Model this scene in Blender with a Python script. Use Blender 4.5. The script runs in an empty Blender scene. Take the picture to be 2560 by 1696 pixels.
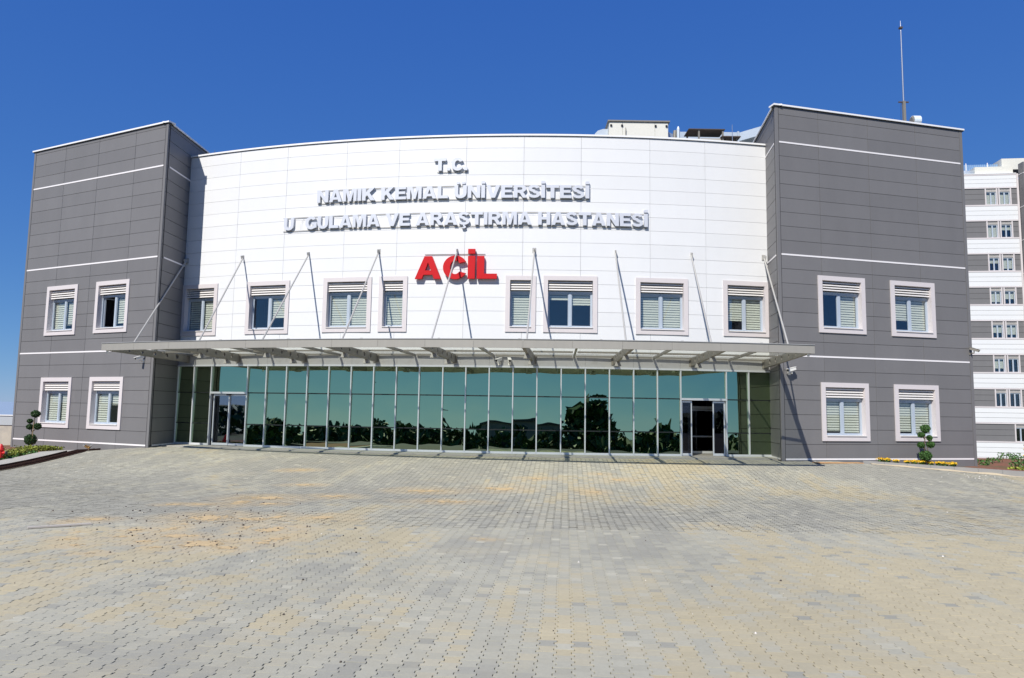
import bpy, bmesh, math, random
import numpy as np
from mathutils import Vector, Matrix

sc = bpy.context.scene
COL = sc.collection
rnd = random.Random(7)

# ---------------------------------------------------------------- camera, sky, sun, exposure
cam_data = bpy.data.cameras.new('camera')
cam = bpy.data.objects.new('camera', cam_data)
COL.objects.link(cam)
cam_data.sensor_fit = 'HORIZONTAL'
cam_data.sensor_width = 36.0
cam_data.lens = 25.03
cam_data.clip_start = 0.05
cam_data.clip_end = 60000.0
CX_ = Vector((0.99987463, -0.00154039, 0.01575922))
CU_ = Vector((-0.01583433, -0.09726927, 0.99513213))
CF_ = Vector((0.0, 0.99525691, 0.09728147))
cam.matrix_world = Matrix(((CX_.x, CU_.x, -CF_.x, 0.0), (CX_.y, CU_.y, -CF_.y, 0.0),
                           (CX_.z, CU_.z, -CF_.z, 1.8587), (0, 0, 0, 1)))
sc.camera = cam

SUN_EL = math.radians(45.7)
SUN_TRAVEL = Vector((0.3136, 0.6239, -0.7158)).normalized()
world = bpy.data.worlds.new('World')
sc.world = world
world.use_nodes = True
wn = world.node_tree.nodes
wl = world.node_tree.links
wn.clear()
sky = wn.new('ShaderNodeTexSky')
sky.sky_type = 'NISHITA'
sky.sun_disc = False
sky.sun_elevation = SUN_EL
sky.sun_rotation = math.atan2(-SUN_TRAVEL.x, -SUN_TRAVEL.y)
sky.altitude = 100.0
sky.air_density = 0.6
sky.dust_density = 0.0
sky.ozone_density = 8.0
# deep, clear polarised blue: one response curve per channel for the whole sky
sep = wn.new('ShaderNodeSeparateColor')
com = wn.new('ShaderNodeCombineColor')
wl.new(sky.outputs[0], sep.inputs[0])
for ch_, (gain, power) in enumerate(((0.66, 0.85), (1.22, 0.60), (3.35, 0.25))):
    pw = wn.new('ShaderNodeMath')
    pw.operation = 'POWER'
    pw.inputs[1].default_value = power
    ml = wn.new('ShaderNodeMath')
    ml.operation = 'MULTIPLY'
    ml.inputs[1].default_value = gain
    wl.new(sep.outputs[ch_], pw.inputs[0])
    wl.new(pw.outputs[0], ml.inputs[0])
    wl.new(ml.outputs[0], com.inputs[ch_])
bg = wn.new('ShaderNodeBackground')
bg.inputs['Strength'].default_value = 0.1
wo = wn.new('ShaderNodeOutputWorld')
wl.new(com.outputs[0], bg.inputs['Color'])
wl.new(bg.outputs[0], wo.inputs['Surface'])

sun_data = bpy.data.lights.new('sun', 'SUN')
sun_data.energy = 4.9
sun_data.angle = math.radians(0.5)
sun_data.color = (1.0, 0.955, 0.88)
sun = bpy.data.objects.new('sun', sun_data)
COL.objects.link(sun)
sun.rotation_euler = SUN_TRAVEL.to_track_quat('-Z', 'Y').to_euler()

sc.view_settings.view_transform = 'Standard'
sc.view_settings.look = 'None'
sc.view_settings.exposure = 0.22
sc.view_settings.gamma = 1.0
sc.view_settings.use_curve_mapping = False
sc.render.engine = 'CYCLES'
sc.cycles.max_bounces = 8
sc.cycles.transparent_max_bounces = 16


# ---------------------------------------------------------------- materials
def mat(name, color, rough=0.6, metal=0.0, spec=0.5, var=0.0, scale=2.0, stretch=(1, 1, 1), objvar=0.0,
        bump=0.0, bscale=40.0, island=0.0, attr=None, dirt=None, dscale=1.5, dlo=0.5, dhi=0.75):
    m = bpy.data.materials.new(name)
    m.use_nodes = True
    N, L = m.node_tree.nodes, m.node_tree.links
    b = N['Principled BSDF']
    b.inputs['Roughness'].default_value = rough
    b.inputs['Metallic'].default_value = metal
    b.inputs['Specular IOR Level'].default_value = spec
    tc = N.new('ShaderNodeTexCoord')
    if attr:
        a = N.new('ShaderNodeAttribute')
        a.attribute_name = attr
        out = a.outputs['Color']
    else:
        r = N.new('ShaderNodeRGB')
        r.outputs[0].default_value = (*color, 1)
        out = r.outputs[0]
    gp = N.new('ShaderNodeNewGeometry')
    mp = N.new('ShaderNodeMapping')
    mp.inputs['Scale'].default_value = stretch
    L.new(gp.outputs['Position'], mp.inputs['Vector'])

    def mulval(out, src, amount):
        mr = N.new('ShaderNodeMapRange')
        mr.inputs['From Min'].default_value = 0.0
        mr.inputs['From Max'].default_value = 1.0
        mr.inputs['To Min'].default_value = 1 - amount
        mr.inputs['To Max'].default_value = 1 + amount
        L.new(src, mr.inputs['Value'])
        h = N.new('ShaderNodeHueSaturation')
        L.new(mr.outputs[0], h.inputs['Value'])
        L.new(out, h.inputs['Color'])
        return h.outputs[0]
    if var:
        n = N.new('ShaderNodeTexNoise')
        n.inputs['Scale'].default_value = scale
        n.inputs['Detail'].default_value = 6
        n.inputs['Roughness'].default_value = 0.65
        L.new(mp.outputs[0], n.inputs['Vector'])
        out = mulval(out, n.outputs['Fac'], var)
    if objvar:
        o = N.new('ShaderNodeObjectInfo')
        out = mulval(out, o.outputs['Random'], objvar)
    if island:
        out = mulval(out, gp.outputs['Random Per Island'], island)
    if dirt:
        n = N.new('ShaderNodeTexNoise')
        n.inputs['Scale'].default_value = dscale
        n.inputs['Detail'].default_value = 8
        n.inputs['Roughness'].default_value = 0.7
        L.new(mp.outputs[0], n.inputs['Vector'])
        mr = N.new('ShaderNodeMapRange')
        mr.inputs['From Min'].default_value = dlo
        mr.inputs['From Max'].default_value = dhi
        mr.inputs['To Max'].default_value = dirt[3]
        L.new(n.outputs['Fac'], mr.inputs['Value'])
        mx = N.new('ShaderNodeMix')
        mx.data_type = 'RGBA'
        L.new(mr.outputs[0], mx.inputs[0])
        L.new(out, mx.inputs[6])
        mx.inputs[7].default_value = (*dirt[:3], 1)
        out = mx.outputs[2]
    L.new(out, b.inputs['Base Color'])
    if bump:
        n = N.new('ShaderNodeTexNoise')
        n.inputs['Scale'].default_value = bscale
        n.inputs['Detail'].default_value = 5
        L.new(gp.outputs['Position'], n.inputs['Vector'])
        bp = N.new('ShaderNodeBump')
        bp.inputs['Strength'].default_value = 1.0
        bp.inputs['Distance'].default_value = bump
        L.new(n.outputs['Fac'], bp.inputs['Height'])
        L.new(bp.outputs[0], b.inputs['Normal'])
    return m


def glass(name, trans, refl, fac, wav=0.0, wscale=0.8, rough=0.0, fresnel=False):
    m = bpy.data.materials.new(name)
    m.use_nodes = True
    N, L = m.node_tree.nodes, m.node_tree.links
    N.clear()
    t = N.new('ShaderNodeBsdfTransparent')
    t.inputs[0].default_value = (*trans, 1)
    g = N.new('ShaderNodeBsdfGlossy')
    g.inputs['Color'].default_value = (*refl, 1)
    g.inputs['Roughness'].default_value = rough
    mx = N.new('ShaderNodeMixShader')
    if fresnel:
        f = N.new('ShaderNodeFresnel')
        f.inputs[0].default_value = 1.5
        mm = N.new('ShaderNodeMath')
        mm.operation = 'MULTIPLY_ADD'
        mm.inputs[1].default_value = 1.6
        mm.inputs[2].default_value = fac
        mm.use_clamp = True
        L.new(f.outputs[0], mm.inputs[0])
        L.new(mm.outputs[0], mx.inputs[0])
    else:
        mx.inputs[0].default_value = fac
    if wav:
        tc = N.new('ShaderNodeNewGeometry')
        oi = N.new('ShaderNodeObjectInfo')
        va = N.new('ShaderNodeVectorMath')
        va.operation = 'ADD'
        L.new(tc.outputs['Position'], va.inputs[0])
        sc_ = N.new('ShaderNodeMath')
        sc_.operation = 'MULTIPLY'
        sc_.inputs[1].default_value = 53.0
        L.new(oi.outputs['Random'], sc_.inputs[0])
        L.new(sc_.outputs[0], va.inputs[1])
        n = N.new('ShaderNodeTexNoise')
        n.inputs['Scale'].default_value = wscale
        n.inputs['Detail'].default_value = 1.0
        L.new(va.outputs[0], n.inputs['Vector'])
        bp = N.new('ShaderNodeBump')
        bp.inputs['Strength'].default_value = 1.0
        bp.inputs['Distance'].default_value = wav
        L.new(n.outputs['Fac'], bp.inputs['Height'])
        L.new(bp.outputs[0], g.inputs['Normal'])
    o = N.new('ShaderNodeOutputMaterial')
    L.new(t.outputs[0], mx.inputs[1])
    L.new(g.outputs[0], mx.inputs[2])
    L.new(mx.outputs[0], o.inputs['Surface'])
    return m


def roof_glass(name):
    m = bpy.data.materials.new(name)
    m.use_nodes = True
    N, L = m.node_tree.nodes, m.node_tree.links
    N.clear()
    t = N.new('ShaderNodeBsdfTransparent')
    t.inputs[0].default_value = (0.85, 0.86, 0.83, 1)
    d = N.new('ShaderNodeBsdfTranslucent')
    d.inputs[0].default_value = (0.62, 0.60, 0.52, 1)
    mx = N.new('ShaderNodeMixShader')
    mx.inputs[0].default_value = 0.10
    o = N.new('ShaderNodeOutputMaterial')
    L.new(t.outputs[0], mx.inputs[1])
    L.new(d.outputs[0], mx.inputs[2])
    L.new(mx.outputs[0], o.inputs['Surface'])
    return m


M = {}
M['grey_panel'] = mat('grey_panel', (0.172, 0.168, 0.170), 0.5, spec=0.35, var=0.10, scale=0.8, stretch=(1.5, 1.5, 0.5), objvar=0.045,
                      dirt=(0.27, 0.265, 0.26, 0.25), dscale=0.9, dlo=0.62, dhi=0.8)
M['grey_core'] = mat('grey_core', (0.03, 0.03, 0.032), 0.9)
M['white_panel'] = mat('white_panel', (0.715, 0.72, 0.725), 0.45, spec=0.35, var=0.03, scale=0.8, stretch=(2, 2, 0.5), objvar=0.018)
M['white_core'] = mat('white_core', (0.30, 0.30, 0.31), 0.9)
M['white_strip'] = mat('white_strip', (0.80, 0.77, 0.77), 0.4)
M['coping'] = mat('coping', (0.82, 0.82, 0.82), 0.35)
M['drip'] = mat('drip', (0.05, 0.05, 0.05), 0.7)
M['surround'] = mat('surround', (0.62, 0.575, 0.575), 0.5, var=0.03, scale=1.0)
M['alu_frame'] = mat('alu_frame', (0.44, 0.50, 0.57), 0.35, metal=0.1)
M['louvre'] = mat('louvre', (0.74, 0.71, 0.68), 0.45)
M['blind'] = mat('blind', (0.66, 0.66, 0.56), 0.85)
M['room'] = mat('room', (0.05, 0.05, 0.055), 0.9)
M['sill'] = mat('sill', (0.72, 0.69, 0.67), 0.35, var=0.05, scale=6)
M['win_glass'] = glass('win_glass', (0.95, 0.97, 0.97), (0.85, 0.92, 1.0), 0.085, 0.0006, 1.2)
M['curtain_glass'] = glass('curtain_glass', (0.10, 0.13, 0.115), (0.55, 0.69, 0.445), 0.74, 0.0070, 0.70)
M['door_glass_bright'] = glass('door_glass_bright', (0.50, 0.53, 0.56), (0.62, 0.68, 0.80), 0.36, 0.0008, 0.8)  # closed left door: its brighter bluish reflection is put into the glass colour
M['door_glass_dimmed'] = glass('door_glass_dimmed', (0.35, 0.36, 0.38), (0.5, 0.52, 0.6), 0.10, 0.0008, 0.8)  # same door glass, darker copy: weaker reflection at the open door painted in
M['mullion'] = mat('mullion', (0.72, 0.75, 0.78), 0.3, metal=0.3)
M['gasket'] = mat('gasket', (0.012, 0.016, 0.016), 0.5)
M['steel_paint'] = mat('steel_paint', (0.22, 0.205, 0.175), 0.45, metal=0.1, var=0.07, scale=0.8, stretch=(6, 6, 0.6))
M['fascia'] = mat('fascia', (0.33, 0.315, 0.28), 0.45, metal=0.1, var=0.10, scale=1.2, stretch=(5, 5, 0.4), objvar=0.02)
M['band'] = mat('band', (0.43, 0.43, 0.42), 0.4, metal=0.2, var=0.06, scale=0.7, dirt=(0.30, 0.29, 0.27, 0.55), dscale=2.2, dlo=0.54, dhi=0.72)
M['rod'] = mat('rod', (0.42, 0.41, 0.385), 0.4, metal=0.15)
M['roof_glass'] = roof_glass('roof_glass')
M['letter'] = mat('letter', (0.60, 0.62, 0.67), 0.4, metal=0.1)
M['letter_red'] = mat('letter_red', (0.52, 0.006, 0.010), 0.5, spec=0.25)
M['ghost'] = mat('ghost', (0.66, 0.65, 0.62), 0.6)
M['ledge'] = mat('ledge', (0.36, 0.345, 0.31), 0.8, var=0.12, scale=2.5)
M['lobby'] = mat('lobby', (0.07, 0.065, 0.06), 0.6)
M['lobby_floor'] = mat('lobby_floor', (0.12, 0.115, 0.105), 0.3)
M['cctv'] = mat('cctv', (0.78, 0.77, 0.72), 0.35)
M['black'] = mat('black', (0.01, 0.01, 0.012), 0.4)
M['lamp'] = mat('lamp', (0.30, 0.29, 0.27), 0.5)
M['ahu'] = mat('ahu', (0.66, 0.65, 0.58), 0.5, var=0.04, scale=1.5, stretch=(4, 4, 0.5))
M['galv'] = mat('galv', (0.50, 0.56, 0.62), 0.4, metal=0.25, var=0.12, scale=3.0)
M['brown_steel'] = mat('brown_steel', (0.075, 0.055, 0.045), 0.7, var=0.2, scale=4)
M['rust'] = mat('rust', (0.060, 0.022, 0.014), 0.85, var=0.45, scale=7, dirt=(0.11, 0.045, 0.02, 0.6), dscale=9)
M['red_paint'] = mat('red_paint', (0.60, 0.018, 0.015), 0.35)
M['brass'] = mat('brass', (0.45, 0.28, 0.12), 0.3, metal=0.9)
M['steel'] = mat('steel', (0.6, 0.6, 0.6), 0.25, metal=0.9)
M['plank'] = mat('plank', (0.50, 0.28, 0.12), 0.8, var=0.2, scale=6)
M['pale_plank'] = mat('pale_plank', (0.46, 0.42, 0.37), 0.8, var=0.1, scale=4)
M['paver'] = mat('paver', (0.4, 0.4, 0.4), 0.92, spec=0.25, attr='tint', var=0.13, scale=22, bump=0.0025, bscale=150,
                 dirt=(0.42, 0.375, 0.26, 0.55), dscale=0.55, dlo=0.52, dhi=0.75)
M['bed'] = mat('bed', (0.085, 0.078, 0.065), 0.95, var=0.3, scale=12)
M['sand'] = mat('sand', (0.50, 0.375, 0.205), 0.95, var=0.25, scale=14, bump=0.006, bscale=90)
M['sand_pale'] = mat('sand_pale', (0.50, 0.42, 0.29), 0.95, var=0.2, scale=14, bump=0.006, bscale=90)
M['stone'] = mat('stone', (0.075, 0.06, 0.05), 0.9, island=0.6)
M['chip'] = mat('chip', (0.62, 0.59, 0.54), 0.9, island=0.2)
M['kerb'] = mat('kerb', (0.36, 0.35, 0.32), 0.85, var=0.12, scale=2.0, dirt=(0.5, 0.42, 0.29, 0.5), dscale=3.0, dlo=0.56, dhi=0.7)
M['kerb_grey'] = mat('kerb_grey', (0.26, 0.255, 0.245), 0.85, var=0.12, scale=2.0, dirt=(0.5, 0.42, 0.29, 0.5), dscale=3.0, dlo=0.60, dhi=0.75)
M['soil'] = mat('soil', (0.20, 0.085, 0.045), 0.95, var=0.4, scale=3.0, bump=0.03, bscale=12, dirt=(0.06, 0.10, 0.025, 0.5), dscale=1.1, dlo=0.5, dhi=0.62)
M['land'] = mat('land', (0.085, 0.085, 0.04), 0.95, var=0.35, scale=0.3, dirt=(0.06, 0.09, 0.03, 0.8), dscale=0.12, dlo=0.42, dhi=0.6)
M['sea'] = mat('sea', (0.26, 0.34, 0.44), 0.7, spec=0.1, var=0.05, scale=0.01)
M['concrete'] = mat('concrete', (0.46, 0.42, 0.35), 0.85, var=0.14, scale=1.3, dirt=(0.30, 0.28, 0.26, 0.6), dscale=1.6, dlo=0.48, dhi=0.65)
M['wall_cap'] = mat('wall_cap', (0.42, 0.45, 0.48), 0.6, var=0.05, scale=1.5)
M['asphalt'] = mat('asphalt', (0.055, 0.055, 0.058), 0.9, var=0.15, scale=5)
M['leaf_dark'] = mat('leaf_dark', (0.030, 0.075, 0.016), 0.6, island=0.55)
M['leaf_mid'] = mat('leaf_mid', (0.045, 0.115, 0.020), 0.6, island=0.5)
M['leaf_hedge'] = mat('leaf_hedge', (0.21, 0.24, 0.03), 0.6, island=0.5)
M['leaf_ground'] = mat('leaf_ground', (0.050, 0.13, 0.022), 0.6, island=0.5)
M['petal'] = mat('petal', (0.72, 0.46, 0.02), 0.6, island=0.3)
M['wood'] = mat('wood', (0.12, 0.085, 0.05), 0.9, var=0.3, scale=9)
M['stake'] = mat('stake', (0.30, 0.22, 0.12), 0.8, var=0.2, scale=9)
M['barn'] = mat('barn', (0.22, 0.22, 0.21), 0.8, var=0.1, scale=0.6)
M['barn_roof'] = mat('barn_roof', (0.075, 0.075, 0.072), 0.8, var=0.15, scale=1.0)
M['clear_dome'] = mat('clear_dome', (0.66, 0.74, 0.80), 0.25)
M['fence_mesh'] = mat('fence_mesh', (0.26, 0.40, 0.58), 0.4, metal=0.2)


# ---------------------------------------------------------------- mesh building
ORIGIN = {}


class MB:
    def __init__(self):
        self.v, self.f = [], []

    def hexa(self, p):           # 8 points: bottom 0-3, top 4-7
        b = len(self.v)
        self.v += [tuple(q) for q in p]
        for f in ((0, 3, 2, 1), (4, 5, 6, 7), (0, 1, 5, 4), (1, 2, 6, 5), (2, 3, 7, 6), (3, 0, 4, 7)):
            self.f.append(tuple(b + i for i in f))

    def box(self, x0, x1, y0, y1, z0, z1):
        self.hexa([(x0, y0, z0), (x1, y0, z0), (x1, y1, z0), (x0, y1, z0),
                   (x0, y0, z1), (x1, y0, z1), (x1, y1, z1), (x0, y1, z1)])

    def slab(self, S, u0, u1, z0, z1, n0, n1, nu=None):
        """box in the coordinates of a wall: u along it, z up, n out of it"""
        if nu is None:
            nu = S.div(u0, u1)
        b = len(self.v)
        for i in range(nu + 1):
            u = u0 + (u1 - u0) * i / nu
            for z, n in ((z0, n0), (z0, n1), (z1, n1), (z1, n0)):
                self.v.append(S.p(u, z, n))
        for i in range(nu):
            a, c = b + 4 * i, b + 4 * i + 4
            for k in range(4):
                l = (k + 1) % 4
                self.f.append((a + k, a + l, c + l, c + k))
        self.f.append((b + 3, b + 2, b + 1, b))
        e = b + 4 * nu
        self.f.append((e, e + 1, e + 2, e + 3))

    def bar(self, a, b, w, h, up=(0, 0, 1)):
        a, b = Vector(a), Vector(b)
        d = (b - a).normalized()
        s = d.cross(Vector(up))
        if s.length < 1e-6:
            s = d.cross(Vector((1, 0, 0)))
        s.normalize()
        t = s.cross(d)
        s, t = s * w / 2, t * h / 2
        self.hexa([a - s - t, a + s - t, b + s - t, b - s - t, a - s + t, a + s + t, b + s + t, b - s + t])

    def tube(self, pts, r, n=8, cap=True):
        pts = [Vector(p) for p in pts]
        rs = r if isinstance(r, (list, tuple)) else [r] * len(pts)
        b = len(self.v)
        ref = None
        for i, p in enumerate(pts):
            d = (pts[min(i + 1, len(pts) - 1)] - pts[max(i - 1, 0)]).normalized()
            if ref is None or abs(d.dot(ref)) > 0.95:
                ref = Vector((0, 0, 1)) if abs(d.z) < 0.9 else Vector((1, 0, 0))
            s = d.cross(ref).normalized()
            t = s.cross(d)
            for k in range(n):
                a = 2 * math.pi * k / n
                self.v.append(tuple(p + (s * math.cos(a) + t * math.sin(a)) * rs[i]))
        for i in range(len(pts) - 1):
            for k in range(n):
                l = (k + 1) % n
                self.f.append((b + i * n + k, b + i * n + l, b + (i + 1) * n + l, b + (i + 1) * n + k))
        if cap:
            self.f.append(tuple(b + k for k in range(n))[::-1])
            e = b + (len(pts) - 1) * n
            self.f.append(tuple(e + k for k in range(n)))

    def quad(self, a, b, c, d):
        i = len(self.v)
        self.v += [tuple(a), tuple(b), tuple(c), tuple(d)]
        self.f.append((i, i + 1, i + 2, i + 3))

    def leaf(self, p, size, R):
        n = Vector((R.uniform(-1, 1), R.uniform(-1, 1), R.uniform(-0.4, 1))).normalized()
        s = n.cross(Vector((R.uniform(-1, 1), R.uniform(-1, 1), R.uniform(-1, 1)))).normalized()
        t = n.cross(s)
        p = Vector(p)
        s, t = s * size * 0.5, t * size * 0.9
        self.quad(p - t, p + s, p + t, p - s)

    def build(self, name, m, parent=None, loc=None, smooth=False):
        me = bpy.data.meshes.new(name)
        o = Vector(loc) if loc is not None else (ORIGIN.get(parent.name, Vector()) if parent else Vector())
        me.from_pydata([(x - o.x, y - o.y, z - o.z) for x, y, z in self.v], [], self.f)
        bm = bmesh.new()
        bm.from_mesh(me)
        bmesh.ops.recalc_face_normals(bm, faces=bm.faces)
        bm.to_mesh(me)
        bm.free()
        if smooth:
            me.polygons.foreach_set('use_smooth', [True] * len(me.polygons))
        me.materials.append(M[m] if isinstance(m, str) else m)
        ob = bpy.data.objects.new(name, me)
        COL.objects.link(ob)
        if parent:
            ob.parent = parent
            ORIGIN[ob.name] = o
        elif loc is not None:
            ob.location = o
            ORIGIN[ob.name] = o
        return ob


def link_mesh(name, me, m, parent):
    me.materials.clear()
    me.materials.append(M[m])
    ob = bpy.data.objects.new(name, me)
    COL.objects.link(ob)
    ob.parent = parent
    ORIGIN[ob.name] = ORIGIN.get(parent.name, Vector())
    return ob


def thing(name, label, cat, loc, group=None):
    o = bpy.data.objects.new(name, None)
    o.empty_display_size = 0.3
    COL.objects.link(o)
    o.location = loc
    ORIGIN[o.name] = Vector(loc)
    tag(o, label, cat, group)
    return o


def tag(o, label=None, cat=None, group=None, kind=None):
    if label:
        o['label'] = label
    if cat:
        o['category'] = cat
    if group:
        o['group'] = group
    if kind:
        o['kind'] = kind
    return o


def poly_mesh(loops, depth):
    """2D outline with holes, extruded by depth (centred)"""
    cu = bpy.data.curves.new('outline', 'CURVE')
    cu.dimensions = '2D'
    cu.fill_mode = 'BOTH'
    cu.extrude = depth / 2
    for lp in loops:
        s = cu.splines.new('POLY')
        s.points.add(len(lp) - 1)
        for p, (x, y) in zip(s.points, lp):
            p.co = (x, y, 0, 1)
        s.use_cyclic_u = True
    return cu_to_mesh(cu)


def cu_to_mesh(cu):
    ob = bpy.data.objects.new('tmp', cu)
    COL.objects.link(ob)
    dg = bpy.context.evaluated_depsgraph_get()
    dg.update()
    me = bpy.data.meshes.new_from_object(ob.evaluated_get(dg))
    bpy.data.objects.remove(ob)
    bpy.data.curves.remove(cu)
    return me


class Plane:
    def __init__(self, A, B, toward=(0, 0)):
        self.A = Vector((A[0], A[1], 0))
        d = Vector((B[0] - A[0], B[1] - A[1], 0))
        self.L = d.length
        self.d = d.normalized()
        n = Vector((self.d.y, -self.d.x, 0))
        if n.dot(Vector((toward[0], toward[1], 0)) - self.A) < 0:
            n = -n
        self.n = n

    def p(self, u, z, n):
        q = self.A + self.d * u + self.n * n
        return (q.x, q.y, z)

    def div(self, u0, u1):
        return 1


CX, CY, R = 2.5387, 78.965, 48.876


class Arc:
    def p(self, s, z, n):
        a = s / R
        r = R + n
        return (CX + r * math.sin(a), CY - r * math.cos(a), z)

    def div(self, u0, u1):
        return max(1, int(math.ceil(abs(u1 - u0) / 0.55)))


ARC = Arc()
LO, LI, LB = (-24.696, 35.564), (-15.784, 31.354), (-15.711, 33.852)
RI, RO, RB = (10.925, 28.918), (20.307, 31.286), (11.276, 31.447)

# ---------------------------------------------------------------- ground levels of the forecourt
_pr = np.array([(-4, -.06), (0, -.06), (2.2, -.07), (3, -.13), (5, -.37), (7, -.57), (8.5, -.66), (10, -.68), (13, -.63),
                (17, -.56), (21, -.47), (26, -.40), (60, -.36)])
_rs = np.arange(-4, 60, 0.1)
_pz = np.interp(_rs, _pr[:, 0], _pr[:, 1])
_k = np.exp(-0.5 * (np.arange(-15, 16) * 0.1 / 0.5) ** 2)
_pz = np.convolve(np.pad(_pz, 15, mode='edge'), _k / _k.sum(), 'valid')
_dl = np.array([LO[0] - LI[0], LO[1] - LI[1]]); _dl /= np.hypot(*_dl)
_dr = np.array([RO[0] - RI[0], RO[1] - RI[1]]); _dr /= np.hypot(*_dr)


def gz(x, y):
    x = np.asarray(x, float)
    y = np.asarray(y, float)
    z = np.interp(np.hypot(x - CX, y - CY) - R, _rs, _pz)
    ul = (x - LI[0]) * _dl[0] + (y - LI[1]) * _dl[1]
    ur = (x - RI[0]) * _dr[0] + (y - RI[1]) * _dr[1]
    zl = np.where(ul > 0, np.interp(ul, [0, 1.5, 3, 6, 10], [-.05, -.2, -.36, -.48, -.62]), 0)
    zr = np.where(ur > 0, np.interp(ur, [0, 2.5, 4, 10], [-.05, -.08, -.18, -.60]), 0)
    return np.minimum(z, np.minimum(zl, zr))


def gz1(x, y):
    return float(gz(x, y))


# ---------------------------------------------------------------- terrain, sea
def grid_mesh(name, xs, ys, zf, m, kind='structure'):
    nx, ny = len(xs), len(ys)
    v = [(x, y, zf(x, y)) for y in ys for x in xs]
    f = [(j * nx + i, j * nx + i + 1, (j + 1) * nx + i + 1, (j + 1) * nx + i) for j in range(ny - 1) for i in range(nx - 1)]
    b = MB()
    b.v, b.f = v, f
    o = b.build(name, m, smooth=True)
    o['kind'] = kind
    return o


def land_z(x, y):
    z = -1.05
    if y > 46:
        z = np.interp(y, [46, 56, 110, 300, 900], [-1.05, -6.2, -6.5, -62, -62.5])
    if y < -6:
        z = np.interp(-y, [6, 30, 80, 3000], [-1.05, -3.0, -4.0, -5.0])
    return float(z)


xs = [-6000, -2000, -600, -300, -150, -80, -40, -20, 0, 20, 40, 80, 150, 300, 600, 2000, 6000]
grid_mesh('ground', xs, [-3000, -800, -300, -120, -80, -60, -45, -30, -20, -12, -6, 0, 10, 20, 30, 46, 50, 56, 80, 110, 160, 220, 300, 500, 900], land_z, 'land')
b = MB()
b.quad((-30000, 320, -60), (30000, 320, -60), (30000, 40000, -60), (-30000, 40000, -60))
tag(b.build('sea', 'sea'), kind='structure')

# forecourt paving: bed following the levels, with single pavers on it
KL = [(-18.4, 32.3), (-18.95, 26.8), (-19.3, 20.0), (-20.0, 2.0)]
KR = [(14.6, 29.85), (20.4, 28.4), (30.0, 26.0)]


def kerb_l(y):
    return np.interp(y, [2, 20, 26.8, 32.3], [-20.0, -19.3, -18.95, -18.4])


def kerb_r(x):
    return np.interp(x, [14.6, 20.4, 30], [29.85, 28.4, 26.0], left=60)


b = MB()
gx = np.arange(-22, 31.01, 0.5)
gy = np.arange(-1.0, 33.51, 0.5)
Z = gz(*np.meshgrid(gx, gy)) - 0.032
for j in range(len(gy) - 1):
    for i in range(len(gx) - 1):
        xc, yc = gx[i] + .25, gy[j] + .25
        if xc < kerb_l(yc) - .6 or yc > kerb_r(xc) + .6:
            continue
        if math.hypot(xc - CX, yc - CY) < R + 0.2:
            continue
        b.quad((gx[i], gy[j], Z[j, i]), (gx[i + 1], gy[j], Z[j, i + 1]), (gx[i + 1], gy[j + 1], Z[j + 1, i + 1]), (gx[i], gy[j + 1], Z[j + 1, i]))
paving = b.build('paving', 'bed')
paving['kind'] = 'structure'


def vnoise(x, y, seed):
    def h(i, j):
        n = (i * 374761393 + j * 668265263 + seed * 2147483647) & 0x7fffffff
        n = (n ^ (n >> 13)) * 1274126177 & 0x7fffffff
        return ((n ^ (n >> 16)) & 0xffff) / 65535.0
    i, j = np.floor(x).astype(np.int64), np.floor(y).astype(np.int64)
    fx, fy = x - i, y - j
    fx, fy = fx * fx * (3 - 2 * fx), fy * fy * (3 - 2 * fy)
    return (h(i, j) * (1 - fx) + h(i + 1, j) * fx) * (1 - fy) + (h(i, j + 1) * (1 - fx) + h(i + 1, j + 1) * fx) * fy


PW, PL, GAP = 0.170, 0.172, 0.0044
yaw = math.radians(4.4)
ax_v = np.array([math.sin(yaw), math.cos(yaw)])
ax_u = np.array([math.cos(yaw), -math.sin(yaw)])
ii, jj = np.meshgrid(np.arange(-190, 190), np.arange(10, 196))
ii, jj = ii.ravel(), jj.ravel()
pu, pv = ii * PW, (jj + 0.5 * (ii % 2)) * PL
# courses wander a little
pu = pu + 0.012 * (vnoise(pv * 0.5, pu * 0.3, 3) - .5)
px = pu * ax_u[0] + pv * ax_v[0]
py = pu * ax_u[1] + pv * ax_v[1]
rr = np.hypot(px - CX, py - CY) - R
ul = (px - LI[0]) * (-_dl[1]) + (py - LI[1]) * _dl[0]      # distance to the wing fronts
ur = (px - RI[0]) * (-_dr[1]) + (py - RI[1]) * _dr[0]
al = (px - LI[0]) * _dl[0] + (py - LI[1]) * _dl[1]
ar = (px - RI[0]) * _dr[0] + (py - RI[1]) * _dr[1]
front_l = ((al < -0.1) | (ul * 1.0 > 0.1))
keep = (np.abs(px) < 0.76 * py + 1.6) & (rr > 1.28) & (px > kerb_l(py) + .02) & (py < kerb_r(px) - .06) & (py > 3.2)
keep &= ~((al > -0.05) & (ul < 0.08)) if ((-20 - LI[0]) * (-_dl[1]) + (20 - LI[1]) * _dl[0]) > 0 else ~((al > -0.05) & (ul > -0.08))
keep &= ~((ar > -0.05) & (ur < 0.08)) if ((18 - RI[0]) * (-_dr[1]) + (20 - RI[1]) * _dr[0]) > 0 else ~((ar > -0.05) & (ur > -0.08))
ii, jj, px, py, pu, pv = (a[keep] for a in (ii, jj, px, py, pu, pv))
NP = len(px)
rng = np.random.default_rng(5)
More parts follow.
